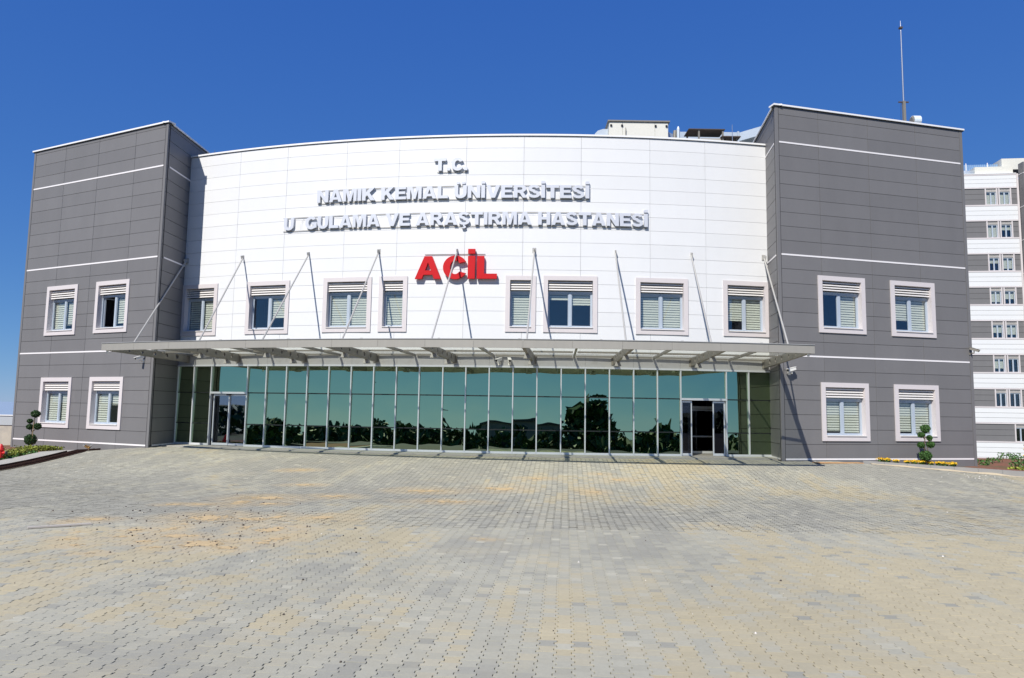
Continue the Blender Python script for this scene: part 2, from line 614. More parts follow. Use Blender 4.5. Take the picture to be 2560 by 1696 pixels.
# tints: tan, beige-grey, grey, blue-grey, in batches that run along the courses
tan = np.array([0.426, 0.376, 0.254])
beige = np.array([0.392, 0.366, 0.278])
grey = np.array([0.352, 0.340, 0.272])
dark = np.array([0.300, 0.292, 0.243])
pale = np.array([0.420, 0.402, 0.318])
n1 = vnoise(pu / 1.7 + 9, pv / 2.6 + 4, 11)
n2 = vnoise(ii * 0.55 + .3, pv / 0.95, 23)
n3 = vnoise(pu / 4.5 + 2, pv / 5.5 + 8, 31)
side = np.clip((px - 0.10 * py + 3.0) / 6.0, 0, 1)      # deliveries of tan stones lie towards the middle and right
far = np.clip((py - 13) / 8, 0, 1)
t = 0.42 * n1 + 0.34 * n2 + 0.42 * n3 + 0.17 * rng.random(NP) + 0.16 * side - 0.16 * far - 0.185
tint = np.empty((NP, 3))
ts = [0.0, 0.34, 0.42, 0.50, 0.58, 0.66, 1.2]
cs = [dark, dark * 1.04, grey, grey * 1.05, beige, tan * 0.97, tan * 1.05]
for c in range(3):
    tint[:, c] = np.interp(t, ts, [q[c] for q in cs])
sel = rng.random(NP)
tint[sel < 0.030] = dark * 1.0
tint[(sel > 0.05) & (sel < 0.07)] = pale
tint *= (1 + 0.10 * (vnoise(px / 3.1 + 5, py / 4.3 + 1, 61) - .5) + 0.07 * (vnoise(px / .8, py / 1.1, 62) - .5))[:, None]
tint *= (1 + 0.07 * (rng.random(NP) - .5))[:, None]

# wind-blown sand: lies loose in patches and dusts the stones round them
patches = [(-8.63, 15.16, 0.27, 0.24), (-8.96, 14.83, 0.16, 0.19), (-8.32, 17.93, 0.22, 0.19), (-7.6, 18.04, 0.4, 0.19), (-6.88, 18.47, 0.27, 0.59), (-6.13, 18.38, 0.3, 0.23), (-6.48, 15.68, 0.58, 0.64), (-5.51, 15.65, 0.48, 0.29), (-5.12, 16.01, 0.18, 0.45), (-6.57, 14.74, 0.13, 0.1), (-6.52, 14.11, 0.21, 0.21), (-7.15, 13.91, 0.2, 0.17), (-8.04, 13.56, 0.08, 0.09), (-5.97, 13.3, 0.42, 0.23), (-6.99, 13.12, 0.16, 0.14), (-6.34, 12.68, 0.26, 0.21), (-5.27, 12.5, 0.51, 0.42), (-4.74, 12.18, 0.27, 0.19), (-5.86, 12.1, 0.12, 0.12), (-7.22, 12.18, 0.15, 0.16), (-6.57, 11.5, 0.15, 0.08), (-4.69, 14.15, 0.39, 0.33), (-5.24, 14.52, 0.18, 0.34), (-4.18, 13.13, 0.25, 0.36), (-4.29, 12.71, 0.17, 0.24), (-7.63, 12.78, 0.23, 0.12), (-5.15, 13.74, 0.1, 0.13), (-2.52, 21.81, 0.7, 0.35), (-0.31, 22.36, 0.6, 0.4), (2.53, 22.05, 0.27, 0.31), (-6.65, 19.62, 0.71, 0.51), (-4.13, 16.06, 0.46, 0.34), (-1.72, 19.56, 0.69, 0.31), (3.11, 25.15, 0.23, 0.15), (3.58, 24.22, 0.37, 0.22), (-7.46, 25.48, 0.46, 0.16), (-4.96, 20.35, 0.46, 0.32), (0.89, 24.23, 0.44, 0.15), (-6.5, 22.72, 0.4, 0.17), (-4.6, 14.4, 0.41, 0.28), (-0.45, 13.54, 0.11, 0.07)]
dust = np.zeros(NP)
for cx_, cy_, rx, ry in patches:
    dd = ((px - cx_) / (rx * 2.3 + .15)) ** 2 + ((py - cy_) / (ry * 2.3 + .15)) ** 2
    dust = np.maximum(dust, np.clip(1 - dd, 0, 1))
dust = np.clip(dust * 1.2, 0, 1) * (0.35 + 0.65 * vnoise(px * 2.2, py * 1.6, 71)) * (0.5 + 0.5 * rng.random(NP)) * 0.85
tint = tint * (1 - dust[:, None]) + np.array([0.50, 0.385, 0.22]) * dust[:, None]

W1, W2 = 0.1000 - GAP, 0.0700 - GAP  # half widths of the flange and the waist
HL = PL / 2 - 0.0009
outline = np.array([(-W1, -HL), (W1, -HL), (W1, -HL + .036), (W2, -HL + .060), (W2, HL - .060), (W1, HL - .036),
                    (W1, HL), (-W1, HL), (-W1, HL - .036), (-W2, HL - .060), (-W2, -HL + .060), (-W1, -HL + .036)])
dist = np.hypot(px, py)
order = np.argsort(np.where(np.abs(px) < 0.70 * py + .25, dist, 1e9))
single = np.zeros(NP, bool)
vis = order[(py[order] > 5.2)][:300]
single[vis] = True


def paver_geom(cx, cy, near, jit, tilt):
    """vertices of one lot of pavers (world), rings top/chamfer/skirt"""
    n = len(cx)
    o = outline
    def ring(inset, dz):
        q = o.copy()
        q[:, 0] -= np.sign(q[:, 0]) * inset
        q[:, 1] -= np.sign(q[:, 1]) * inset * 0.3 * (np.abs(q[:, 1]) > HL - .01)
        X = cx[:, None] + q[None, :, 0] * ax_u[0] + q[None, :, 1] * ax_v[0]
        Y = cy[:, None] + q[None, :, 0] * ax_u[1] + q[None, :, 1] * ax_v[1]
        Zz = gz(X, Y) + dz + jit[:, None] + q[None, :, 0] * tilt[:, :1] + q[None, :, 1] * tilt[:, 1:]
        return np.stack([X, Y, Zz], -1)
    if near:
        return np.concatenate([ring(0.0022, 0.0), ring(0.0, -0.0022), ring(0.0, -0.034)], 1)
    return ring(0.001, 0.0)


def fill_mesh(name, V, near, cols):
    n = V.shape[0]
    k = V.shape[1]
    me = bpy.data.meshes.new(name)
    me.vertices.add(n * k)
    me.vertices.foreach_set('co', V.reshape(-1).astype(np.float32))
    loops, starts, totals = [], [], []
    base = (np.arange(n) * k)[:, None]
    top = base + np.arange(12)[None]
    if near:
        quads = []
        for a in (0, 12):
            for s in range(12):
                e = (s + 1) % 12
                quads.append([a + s, a + 12 + s, a + 12 + e, a + e])
        q = (base[:, :, None] + np.array(quads)[None]).reshape(n, -1)
        L = np.concatenate([top, q], 1).reshape(-1)
        tot = np.tile(np.array([12] + [4] * 24), n)
    else:
        L = top.reshape(-1)
        tot = np.full(n, 12)
    me.loops.add(len(L))
    me.loops.foreach_set('vertex_index', L.astype(np.int32))
    me.polygons.add(len(tot))
    st = np.concatenate([[0], np.cumsum(tot)[:-1]])
    me.polygons.foreach_set('loop_start', st.astype(np.int32))
    me.polygons.foreach_set('loop_total', tot.astype(np.int32))
    me.update(calc_edges=True)
    me.polygons.foreach_set('use_smooth', np.zeros(len(tot), bool))
    a = me.color_attributes.new('tint', 'FLOAT_COLOR', 'POINT')
    c4 = np.ones((n, k, 4), np.float32)
    c4[:, :, :3] = cols[:, None, :]
    a.data.foreach_set('color', c4.reshape(-1))
    me.validate()
    me.materials.append(M['paver'])
    return me


jit = rng.normal(0, 0.0016, NP)
tilt = rng.normal(0, 0.007, (NP, 2))
nearm = (py < 15) & ~single
farm = (py >= 15) & ~single
for msk, nr in ((nearm, True), (farm, False)):
    V = paver_geom(px[msk], py[msk], nr, jit[msk], tilt[msk])
    me = fill_mesh('laid_pavers', V, nr, tint[msk])
    ob = bpy.data.objects.new('laid_pavers', me)
    COL.objects.link(ob)
    ob.parent = paving
    ob['kind'] = 'stuff'
# the 300 nearest, one object each; alike tints share a mesh
levels = [dark, dark * 1.08, grey * .96, grey, grey * 1.06, beige * .95, beige, beige * 1.05, tan * .94, tan, tan * 1.06, pale]
shared = []
z1 = np.zeros(1)
for c in levels:
    V = paver_geom(z1, z1, True, z1, np.zeros((1, 2)))
    V[:, :, 2] -= gz(V[:, :, 0], V[:, :, 1])
    shared.append(fill_mesh('paver', V, True, np.array([c])))
lev = np.array(levels)
for i in vis:
    k = int(np.argmin(((lev - tint[i]) ** 2).sum(1)))
    ob = bpy.data.objects.new('paver', shared[k])
    COL.objects.link(ob)
    ob.parent = paving
    x, y = float(px[i]), float(py[i])
    ob.location = (x, y, gz1(x, y) + float(jit[i]))
    e = 0.2
    sx = (gz1(x + e, y) - gz1(x - e, y)) / (2 * e)
    sy = (gz1(x, y + e) - gz1(x, y - e)) / (2 * e)
    ob.rotation_euler = (sy + float(tilt[i, 1]), -sx - float(tilt[i, 0]), 0)

# ledge of stone slabs under the glass front
for s0 in np.arange(-18.6, 8.8, 1.02):
    b = MB()
    b.slab(ARC, s0 + .004, min(s0 + 1.016, 8.86), -.30, -.022, -.12, 1.22, 2)
    o = b.build('stone_slab', 'ledge', paving)

# road in front (seen in the glass only as a dark strip)
b = MB()
b.box(-80, 80, -12, -1.2, -0.9, -0.48)
tag(b.build('road', 'asphalt'), kind='structure')

# kerbs
k_l = MB()
for (xa, ya), (xb, yb) in zip(KL[:-1], KL[1:]):
    n = max(1, int(math.hypot(xb - xa, yb - ya) / 1.0))
    for q in range(n):
        t0, t1 = q / n, (q + 1) / n - 0.006
        p0 = (xa + (xb - xa) * t0, ya + (yb - ya) * t0)
        p1 = (xa + (xb - xa) * t1, ya + (yb - ya) * t1)
        z0, z1_ = gz1(*p0) + .05, gz1(*p1) + .05
        k_l.hexa([(p0[0], p0[1], z0 - .6), (p0[0] - 1.0, p0[1], z0 - .6), (p1[0] - 1.0, p1[1], z1_ - .6), (p1[0], p1[1], z1_ - .6),
                  (p0[0], p0[1], z0), (p0[0] - 1.0, p0[1], z0), (p1[0] - 1.0, p1[1], z1_), (p1[0], p1[1], z1_)])
tag(k_l.build('kerb', 'kerb'), kind='structure')


def kr_top(x):
    return float(np.interp(x, [14.6, 16, 20.4, 30], [-.06, -.12, -.30, -.45]))


k_r = MB()
for (xa, ya), (xb, yb) in zip(KR[:-1], KR[1:]):
    n = max(1, int(math.hypot(xb - xa, yb - ya) / 0.8))
    for q in range(n):
        t0, t1 = q / n, (q + 1) / n - 0.0014
        p0 = (xa + (xb - xa) * t0, ya + (yb - ya) * t0)
        p1 = (xa + (xb - xa) * t1, ya + (yb - ya) * t1)
        z0, z1_ = kr_top(p0[0]), kr_top(p1[0])
        k_r.hexa([(p0[0], p0[1], z0 - .6), (p1[0], p1[1], z1_ - .6), (p1[0] + .05, p1[1] + .2, z1_ - .6), (p0[0] + .05, p0[1] + .2, z0 - .6),
                  (p0[0], p0[1] + .02, z0), (p1[0], p1[1] + .02, z1_), (p1[0] + .05, p1[1] + .2, z1_), (p0[0] + .05, p0[1] + .2, z0)])
tag(k_r.build('kerb', 'kerb_grey'), kind='structure')

# planting beds
b = MB()
bx = list(np.arange(14.5, 46.1, 0.7))
for i in range(len(bx) - 1):
    row = []
    for x in (bx[i], bx[i + 1]):
        yk = float(kerb_r(max(x, 14.61))) + .12
        col = []
        for tt in (0, .03, .1, .2, .3, .45, .6, .75, .88, 1.0, 1.03, 1.3):
            y = yk + (41.0 - yk) * tt
            z = kr_top(x) - .03 + (-.50 - kr_top(x)) * min(tt, 1) + (0.06 * math.sin(x * 2.3 + y) if .05 < tt < 1 and x > 20 else 0)
            if tt > 1:
                z = -.6 if tt < 1.1 else -2.6
            col.append((x, y, z))
        row.append(col)
    for q in range(len(row[0]) - 1):
        b.quad(row[0][q], row[1][q], row[1][q + 1], row[0][q + 1])
tag(b.build('planting_bed', 'soil', smooth=True), kind='structure')
b = MB()
by = list(np.arange(2, 41, 1.0))
for j in range(len(by) - 1):
    cols_ = []
    for y in (by[j], by[j + 1]):
        xk = float(kerb_l(min(y, 32.3))) - .95
        cols_.append([(xk - d, y, gz1(xk, min(y, 32)) + .0 + (-.03 if d else 0) + .03 * math.sin(d * 1.7 + y)) for d in (0, .4, 1.2, 2.5, 5, 7, 9)])
    for q in range(6):
        b.quad(cols_[0][q], cols_[1][q], cols_[1][q + 1], cols_[0][q + 1])
tag(b.build('planting_bed', 'soil', smooth=True), kind='structure')


# ---------------------------------------------------------------- wall cladding
def cut(u0, u1, z0, z1, holes):
    rects = [(u0, u1, z0, z1)]
    for a0, a1, c0, c1 in holes:
        out = []
        for r in rects:
            if a1 <= r[0] + 1e-4 or a0 >= r[1] - 1e-4 or c1 <= r[2] + 1e-4 or c0 >= r[3] - 1e-4:
                out.append(r)
                continue
            if a0 > r[0]:
                out.append((r[0], a0, r[2], r[3]))
            if a1 < r[1]:
                out.append((a1, r[1], r[2], r[3]))
            m0, m1 = max(a0, r[0]), min(a1, r[1])
            if c0 > r[2]:
                out.append((m0, m1, r[2], c0))
            if c1 < r[3]:
                out.append((m0, m1, c1, r[3]))
        rects = out
    return [r for r in rects if r[1] - r[0] > .012 and r[3] - r[2] > .012]


def lots(rects):
    """rectangles grouped into touching lots"""
    out = []
    for r in rects:
        hit = [l for l in out if any(r[0] <= q[1] + 1e-4 and r[1] >= q[0] - 1e-4 and r[2] <= q[3] + 1e-4 and r[3] >= q[2] - 1e-4 for q in l)]
        new = [r]
        for l in hit:
            new += l
            out.remove(l)
        out.append(new)
    return out


def clad(S, joints, zs, holes, parent, m, gap=0.011, n0=-.045, n1=0.0):
    for z0, z1 in zip(zs[:-1], zs[1:]):
        for u0, u1 in zip(joints[:-1], joints[1:]):
            rs_ = cut(u0 + gap / 2, u1 - gap / 2, z0 + gap / 2, z1 - gap / 2, holes)
            if not rs_:
                continue
            w = rnd.uniform(-.0015, .0015)
            for lot in lots(rs_):
                b = MB()
                for r in lot:
                    b.slab(S, r[0], r[1], r[2], r[3], n0, n1 + w)
                b.build('cladding_panel', m, parent)


def core(S, u0, u1, z0, z1, holes, parent, m, n0=-.16, n1=-.05):
    b = MB()
    for r in cut(u0, u1, z0, z1, holes):
        b.slab(S, r[0], r[1], r[2], r[3], n0, n1)
    return b.build('wall', m, parent)


class Chord:
    """flat frame of a window set in wall S between u0 and u1"""
    def __init__(self, S, u0, u1):
        a, c = S.p(u0, 0, 0), S.p(u1, 0, 0)
        self.P = Plane(a[:2], c[:2])
        self.L = self.P.L

    def p(self, u, z, n):
        return self.P.p(u, z, n)

    def div(self, a, b):
        return 1


def zebra(b, S, u0, u1, ztop, zbot, n):
    z = ztop
    while z - .078 > zbot:
        b.slab(S, u0, u1, z - .078, z, n, n + .006)
        z -= .105
    if z - .02 > zbot:
        b.slab(S, u0, u1, zbot, z, n, n + .006)
    b.slab(S, u0, u1, zbot - .025, zbot - .003, n - .004, n + .012)


def window(S, u0, u1, z0, z1, parent, drops, label=None, opened=None, name='window'):
    """surround u0..u1 x z0..z1; drops = how far each blind hangs (one per sash)"""
    C = Chord(S, u0, u1)
    L = C.L
    w = 0.195
    b = MB()
    ci0, ci1, cz0, cz1 = w, L - w, z0 + w, z1 - w
    for r in ((0, w, z0, z1), (L - w, L, z0, z1), (w, L - w, z1 - w, z1), (w, L - w, z0, z0 + w)):
        b.slab(C, r[0], r[1], r[2], r[3], -.02, .05)
    # reveals
    b.slab(C, ci0 - .03, ci0, cz0, cz1, -.34, -.021)
    b.slab(C, ci1, ci1 + .03, cz0, cz1, -.34, -.021)
    b.slab(C, ci0, ci1, cz1, cz1 + .03, -.34, -.021)
    b.slab(C, ci0, ci1, cz0 - .03, cz0, -.34, -.021)
    win = b.build(name, 'surround', parent)
    if label:
        win['label'] = label
    # sill
    b = MB()
    b.slab(C, ci0 + .002, ci1 - .002, cz0 + .002, cz0 + .035, -.26, .085)
    b.build('sill', 'sill', win)
    # louvres at the top
    lz0 = cz1 - 0.44
    for k in range(4):
        zc = cz1 - .06 - k * .105
        b = MB()
        a0, a1 = ci0 + .015, ci1 - .015
        pts = []
        for dz, n in ((-.045, -.045), (.004, -.050), (.046, -.145), (.030, -.145)):
            pts.append((zc + dz, n))
        q = [C.p(a0, pts[0][0], pts[0][1]), C.p(a1, pts[0][0], pts[0][1]), C.p(a1, pts[3][0], pts[3][1]), C.p(a0, pts[3][0], pts[3][1]),
             C.p(a0, pts[1][0], pts[1][1]), C.p(a1, pts[1][0], pts[1][1]), C.p(a1, pts[2][0], pts[2][1]), C.p(a0, pts[2][0], pts[2][1])]
        b.hexa(q)
        b.build('louvre_slat', 'louvre', win)
    b = MB()
    b.slab(C, L / 2 - .02, L / 2 + .02, lz0 + .02, cz1 - .01, -.18, -.15)
    b.slab(C, ci0 + .001, ci1 - .001, lz0 - .02, cz1 - .001, -.30, -.27)
    b.build('louvre_back', 'grey_core', win)
    # window frame
    sz0, sz1 = cz0 + .037, lz0
    f = .055
    b = MB()
    b.slab(C, ci0 + .001, ci0 + f, sz0, sz1, -.255, -.185)
    b.slab(C, ci1 - f, ci1 - .001, sz0, sz1, -.255, -.185)
    b.slab(C, ci0 + f, ci1 - f, sz1 - .10, sz1, -.255, -.183)
    b.slab(C, ci0 + f, ci1 - f, sz0, sz0 + f, -.255, -.185)
    nb = len(drops)
    if nb == 2:
        b.slab(C, L / 2 - .055, L / 2 + .055, sz0 + f, sz1 - .10, -.255, -.178)
        bays = [(ci0 + f, L / 2 - .055), (L / 2 + .055, ci1 - f)]
    else:
        bays = [(ci0 + f, ci1 - f)]
    b.build('frame', 'alu_frame', win)
    for k, (a0, a1) in enumerate(bays):
        g0, g1 = sz0 + f, sz1 - .10
        if opened == k:
            b = MB()       # sash swung into the room
            p0 = Vector(C.p(a0 + .02, 0, -.26))
            d = Vector(C.p(a0 + .16, 0, -.80)) - p0
            for za, zb, t0, t1 in ((g0, g0 + .06, 0, 1), (g1 - .06, g1, 0, 1), (g0 + .06, g1 - .06, 0, .1), (g0 + .06, g1 - .06, .9, 1)):
                b.bar(p0 + d * t0 + Vector((0, 0, (za + zb) / 2)), p0 + d * t1 + Vector((0, 0, (za + zb) / 2)), .05, zb - za)
            s = b.build('sash', 'alu_frame', win)
            s['label'] = 'sash swung open into the dark room'
            continue
        b = MB()
        s = .032
        b.slab(C, a0 + .003, a0 + s, g0 + .003, g1 - .003, -.245, -.196)
        b.slab(C, a1 - s, a1 - .003, g0 + .003, g1 - .003, -.245, -.196)
        b.slab(C, a0 + s, a1 - s, g0 + .003, g0 + s, -.245, -.196)
        b.slab(C, a0 + s, a1 - s, g1 - s, g1 - .003, -.245, -.196)
        b.build('sash', 'alu_frame', win)
        b = MB()
        b.slab(C, a0 + s, a1 - s, g0 + s, g1 - s, -.222, -.214)
        b.build('glass_pane', 'win_glass', win)
        if drops[k] > 0.02:
            b = MB()
            zebra(b, C, a0 + .005, a1 - .005, g1 + .02, g1 - (g1 - g0) * min(drops[k], .985), -.31)
            b.build('blind', 'blind', win)
    # dark room behind
    b = MB()
    n1, n2 = -.345, -1.6
    e0, e1 = ci0 - .4, ci1 + .4
    b.slab(C, e0, e1, cz0 - .5, cz1 + .1, n2 - .05, n2)
    b.slab(C, e0 - .05, e0, cz0 - .5, cz1 + .1, n2, n1)
    b.slab(C, e1, e1 + .05, cz0 - .5, cz1 + .1, n2, n1)
    b.slab(C, e0, e1, cz0 - .55, cz0 - .5, n2, n1)
    b.slab(C, e0, e1, cz1 + .1, cz1 + .15, n2, n1)
    b.build('room', 'room', win)
    return win


def coping(pts, z, parent, out=0.07, h=0.07, drip=.035):
    for (S, u0, u1) in pts:
        b = MB()
        d = MB()
        b.slab(S, u0, u1, z, z + h, -.30, out)
        d.slab(S, u0, u1, z - drip, z - .002, -.10, out - .045)
        b.build('coping', 'coping', parent)
        d.build('drip_edge', 'drip', parent)


ROW = 0.6


def wing(front, joints, side_in, side_out, back_depth, top_rows, strips, wins, label, loc, rows_lo):
    t = thing('clad_wing', label, 'building wing', loc)
    L = front.L
    ztop = top_rows * ROW
    zs = [rows_lo * ROW] + [k * ROW for k in range(int(rows_lo) + 1, int(top_rows) + 1)] + [ztop]
    zs = sorted(set(round(z, 4) for z in zs))
    tr = 0.16
    holes = [(w[0] + .1, w[1] - .1, w[2] + .1, w[3] - .1) for w in wins]
    core(front, .05, L - .05, rows_lo * ROW, ztop, holes, t, 'grey_core')
    clad(front, [tr] + joints + [L - tr], zs, holes, t, 'grey_panel', gap=.015)
    # corner trims
    b = MB()
    b.slab(front, 0, tr - .012, rows_lo * ROW, ztop, -.05, .006)
    b.build('corner_trim', 'grey_panel', t)
    b = MB()
    b.slab(front, L - tr + .012, L, rows_lo * ROW, ztop, -.05, .006)
    b.build('corner_trim', 'grey_panel', t)
    # inner side face, outer side face, back, roof
    core(side_in, .06, side_in.L, rows_lo * ROW, ztop, [], t, 'grey_core')
    clad(side_in, [.056, side_in.L * .98], zs, [], t, 'grey_panel', gap=.02)
    b = MB()
    b.slab(side_out, .06, side_out.L, rows_lo * ROW, ztop, -.16, .0)
    b.build('side_wall', 'grey_panel', t)
    b = MB()
    p0, p1 = side_in.p(side_in.L, 0, -.2), side_out.p(side_out.L, 0, -.2)
    f0, f1 = side_in.p(.2, 0, -.2), side_out.p(.2, 0, -.2)
    zr = ztop - .25
    b.hexa([(f0[0], f0[1], zr - .2), (f1[0], f1[1], zr - .2), (p1[0], p1[1], zr - .2), (p0[0], p0[1], zr - .2),
            (f0[0], f0[1], zr), (f1[0], f1[1], zr), (p1[0], p1[1], zr), (p0[0], p0[1], zr)])
    b.build('roof', 'kerb', t)
    b = MB()
    back = Plane(p0[:2], p1[:2])
    b.slab(back, 0, back.L, rows_lo * ROW, ztop, -.1, .1)
    b.build('back_wall', 'grey_panel', t)
    for k in strips:
        b = MB()
        b.slab(front, tr + .01, L - tr - .01, k * ROW - .033, k * ROW + .033, -.02, .013)
        b.build('white_strip', 'white_strip', t)
        b = MB()
        b.slab(side_in, .30, side_in.L - .02, k * ROW - .033, k * ROW + .033, -.02, .013)
        b.build('white_strip', 'white_strip', t)
    coping([(front, -.08, L + .08), (side_in, .0, side_in.L + .1), (side_out, .0, side_out.L)], ztop, t)
    for w in wins:
        window(front, w[0], w[1], w[2], w[3], t, w[4], w[5] if len(w) > 5 else None, w[6] if len(w) > 6 else None)
    return t


# left wing: u runs from the outer corner to the inner one
FL = Plane(LO, LI)
bl = (LO[0] + FL.n.x * -9, LO[1] + FL.n.y * -9)
SLi = Plane(LI, (LB[0] + (LB[0] - LI[0]) * 2.0, LB[1] + (LB[1] - LI[1]) * 2.0), (0, 33))
SLo = Plane(LO, bl, (-60, 40))
left_wing = wing(FL, [2.57, 5.10, 7.71], SLi, SLo, 9, 24.3, [0, 7, 14, 21], [
    (2.00, 4.33, 5.04, 7.46, (1, .82)),
    (5.67, 7.98, 5.05, 7.48, (.0, .86), 'window whose first sash is open to the dark room', 0),
    (2.07, 4.38, 0.62, 3.00, (1, 1)),
    (5.69, 8.00, 0.63, 3.01, (1, .38), 'window with one blind drawn half up')],
    'dark grey clad building wing left of the white entrance front', (-20.2, 33.5, -.4), -2)
FR = Plane(RI, RO)
br_ = (RO[0] - FR.n.x * 9, RO[1] - FR.n.y * 9)
SRi = Plane(RI, (RB[0] + (RB[0] - RI[0]) * 2.0, RB[1] + (RB[1] - RI[1]) * 2.0), (0, 30))
SRo = Plane(RO, br_, (60, 30))
right_wing = wing(FR, [2.09, 4.59, 7.09], SRi, SRo, 9, 24.6, [0, 7, 14, 22], [
    (1.87, 4.17, 5.21, 7.61, (0, 1), 'window with its first blind fully up'),
    (5.47, 7.76, 5.20, 7.61, (.66, 1)),
    (1.89, 4.19, 0.74, 3.14, (.90, 1)),
    (5.48, 7.75, 0.75, 3.14, (.90, .93))],
    'dark grey clad building wing right of the white entrance front', (15.6, 30.1, -.3), -2)

# white curved entrance front
hall = thing('entrance_hall', 'white curved entrance front with a glass ground floor between the grey wings', 'building', (-2.4, 30.3, -.05))
WTOP = 22.9 * ROW
S0, S1 = -18.74, 8.90
wwin = [(-18.72, -16.61, 5.02, 7.46, (1, 1), 'window half in the shadow of the grey wing'),
        (-14.98, -12.73, 5.04, 7.46, (0, .64), 'window with one blind up and one half down'),
        (-11.05, -8.77, 5.08, 7.52, (1, 1)), (-8.43, -7.14, 5.09, 7.53, (1,), 'narrow window left of the red letters'),
        (-2.85, -1.55, 5.11, 7.54, (.97,), 'narrow window right of the red letters'),
        (-1.23, 1.08, 5.11, 7.55, (.17, .32), 'window with both blinds nearly up'),
        (2.73, 5.02, 5.10, 7.54, (1, .98)), (6.60, 8.72, 5.12, 7.55, (.68, 1))]
holes = [(w[0] + .1, w[1] - .1, w[2] + .1, w[3] - .1) for w in wwin]
jts = [S0, -15.71, -13.14, -10.16, -7.69, -4.66, -2.14, .354, 3.365, 5.85, S1 - .18]
core(ARC, S0, S1, 4.20, WTOP, holes, hall, 'white_core')
clad(ARC, jts, [4.205] + [k * ROW for k in range(8, 23)] + [WTOP], holes, hall, 'white_panel', gap=.010)
b = MB()
b.slab(ARC, S1 - .17, S1, 4.205, WTOP, -.045, .006)
b.build('corner_trim', 'white_panel', hall)
for w in wwin:
    window(ARC, w[0], w[1], w[2], w[3], hall, w[4], w[5] if len(w) > 5 else None)
coping([(ARC, S0 - .1, S1 + .05)], WTOP, hall, out=.055, h=.075, drip=.02)
b = MB()     # roof and rear of the hall
b.slab(ARC, S0 + .2, S1 - .2, 13.0, 13.2, -12, -.2)
b.build('roof', 'kerb', hall)
b = MB()
b.slab(ARC, S0 + .2, S1 - .2, -.3, 13.0, -12.2, -12)
b.build('back_wall', 'white_core', hall)

# metal band over the glass
BZ0, BZ1 = 3.66, 4.20
mul = [-17.70, -16.68, -14.68, -13.69, -12.67, -11.64, -10.60, -9.56, -8.53, -7.51, -6.49, -5.47, -4.48, -3.48, -2.47, -1.46,
       -0.44, 0.58, 1.60, 2.63, 3.65, 4.66, 6.68, 7.70]
bj = [S0] + mul[1::2] + [S1]
for a, c in zip(bj[:-1], bj[1:]):
    b = MB()
    b.slab(ARC, a + .003, c - .003, BZ0, BZ1, -.06, .02 + rnd.uniform(0, .003))
    b.build('metal_band_panel', 'band', hall)
b = MB()
b.slab(ARC, S0, S1, 3.585, BZ0 - .002, -.06, .075)
b.build('head_rail', 'mullion', hall)
ms = [S0 + .05] + mul + [S1 - .06]
for k, s in enumerate(ms):
    b = MB()
    b.slab(ARC, s - .024, s + .024, -.02, 3.583, -.08, .06, 1)
    b.build('mullion', 'mullion', hall)
rows = [(.07, .946), (.994, 2.356), (2.404, 3.58)]
for k in range(len(ms) - 1):
    a, c = ms[k] + .03, ms[k + 1] - .03
    door = k in (2, 22)
    b = MB()
    b.slab(ARC, a, c, -.018, .068, -.05, .06)
    if not door:
        b.build('base_rail', 'mullion', hall)
    g = MB()
    for zt in ([2.38] if door else [.97, 2.38]):
        if door:
            h = MB()
            h.slab(ARC, a, c, 2.33, 2.42, -.06, .065)
            h.build('door_header', 'mullion', hall)
        else:
            g = MB()
            g.slab(ARC, a, c, zt - .022, zt + .022, -.03, .012)
            g.build('transom', 'gasket', hall)
    for z0, z1 in rows:
        if door and z0 < 2.3:
            continue
        P = Chord(ARC, a, c)
        lean = math.tan(math.radians(1.1 + rnd.uniform(-.12, .12)))
        sk = rnd.uniform(-.003, .003)
        b = MB()
        top = -(z1 - z0) * lean
        za, zb = (2.42 if door else z0), z1
        q = [P.p(0, za, -.022 + sk), P.p(P.L, za, -.022 - sk), P.p(P.L, za, -.005 - sk), P.p(0, za, -.005 + sk),
             P.p(0, zb, -.022 + sk + top), P.p(P.L, zb, -.022 - sk + top), P.p(P.L, zb, -.005 - sk + top), P.p(0, zb, -.005 + sk + top)]
        b.hexa(q)
        b.build('glass_pane', 'curtain_glass', hall)


def door_leaf(S, a, c, z0, z1, n, parent, m='mullion', mid=None, bottom=.10, st=.05, g='door_glass_dimmed'):
    b = MB()
    b.slab(S, a, a + st, z0, z1, n - .04, n)
    b.slab(S, c - st, c, z0, z1, n - .04, n)
    b.slab(S, a + st, c - st, z1 - .07, z1, n - .04, n - .001)
    b.slab(S, a + st, c - st, z0, z0 + bottom, n - .04, n - .001)
    if mid:
        b.slab(S, a + st, c - st, mid - .03, mid + .03, n - .04, n - .001)
    o = b.build('door_leaf', m, parent)
    b = MB()
    b.slab(S, a + st, c - st, z0 + bottom, z1 - .07, n - .024, n - .016)
    b.build('glass_pane', g, o)
    return o


# left door, closed: two sliding leaves; sensor under the header
D1 = Chord(ARC, -16.65, -14.71)
door_leaf(D1, .10, D1.L / 2 + .02, .0, 2.30, -.03, hall, g='door_glass_bright')
door_leaf(D1, D1.L / 2 - .02, D1.L - .03, .0, 2.30, -.075, hall, g='door_glass_bright')
b = MB()
b.slab(D1, D1.L / 2 - .10, D1.L / 2 + .10, 2.25, 2.325, -.02, .05)
b.build('door_sensor', 'black', hall)
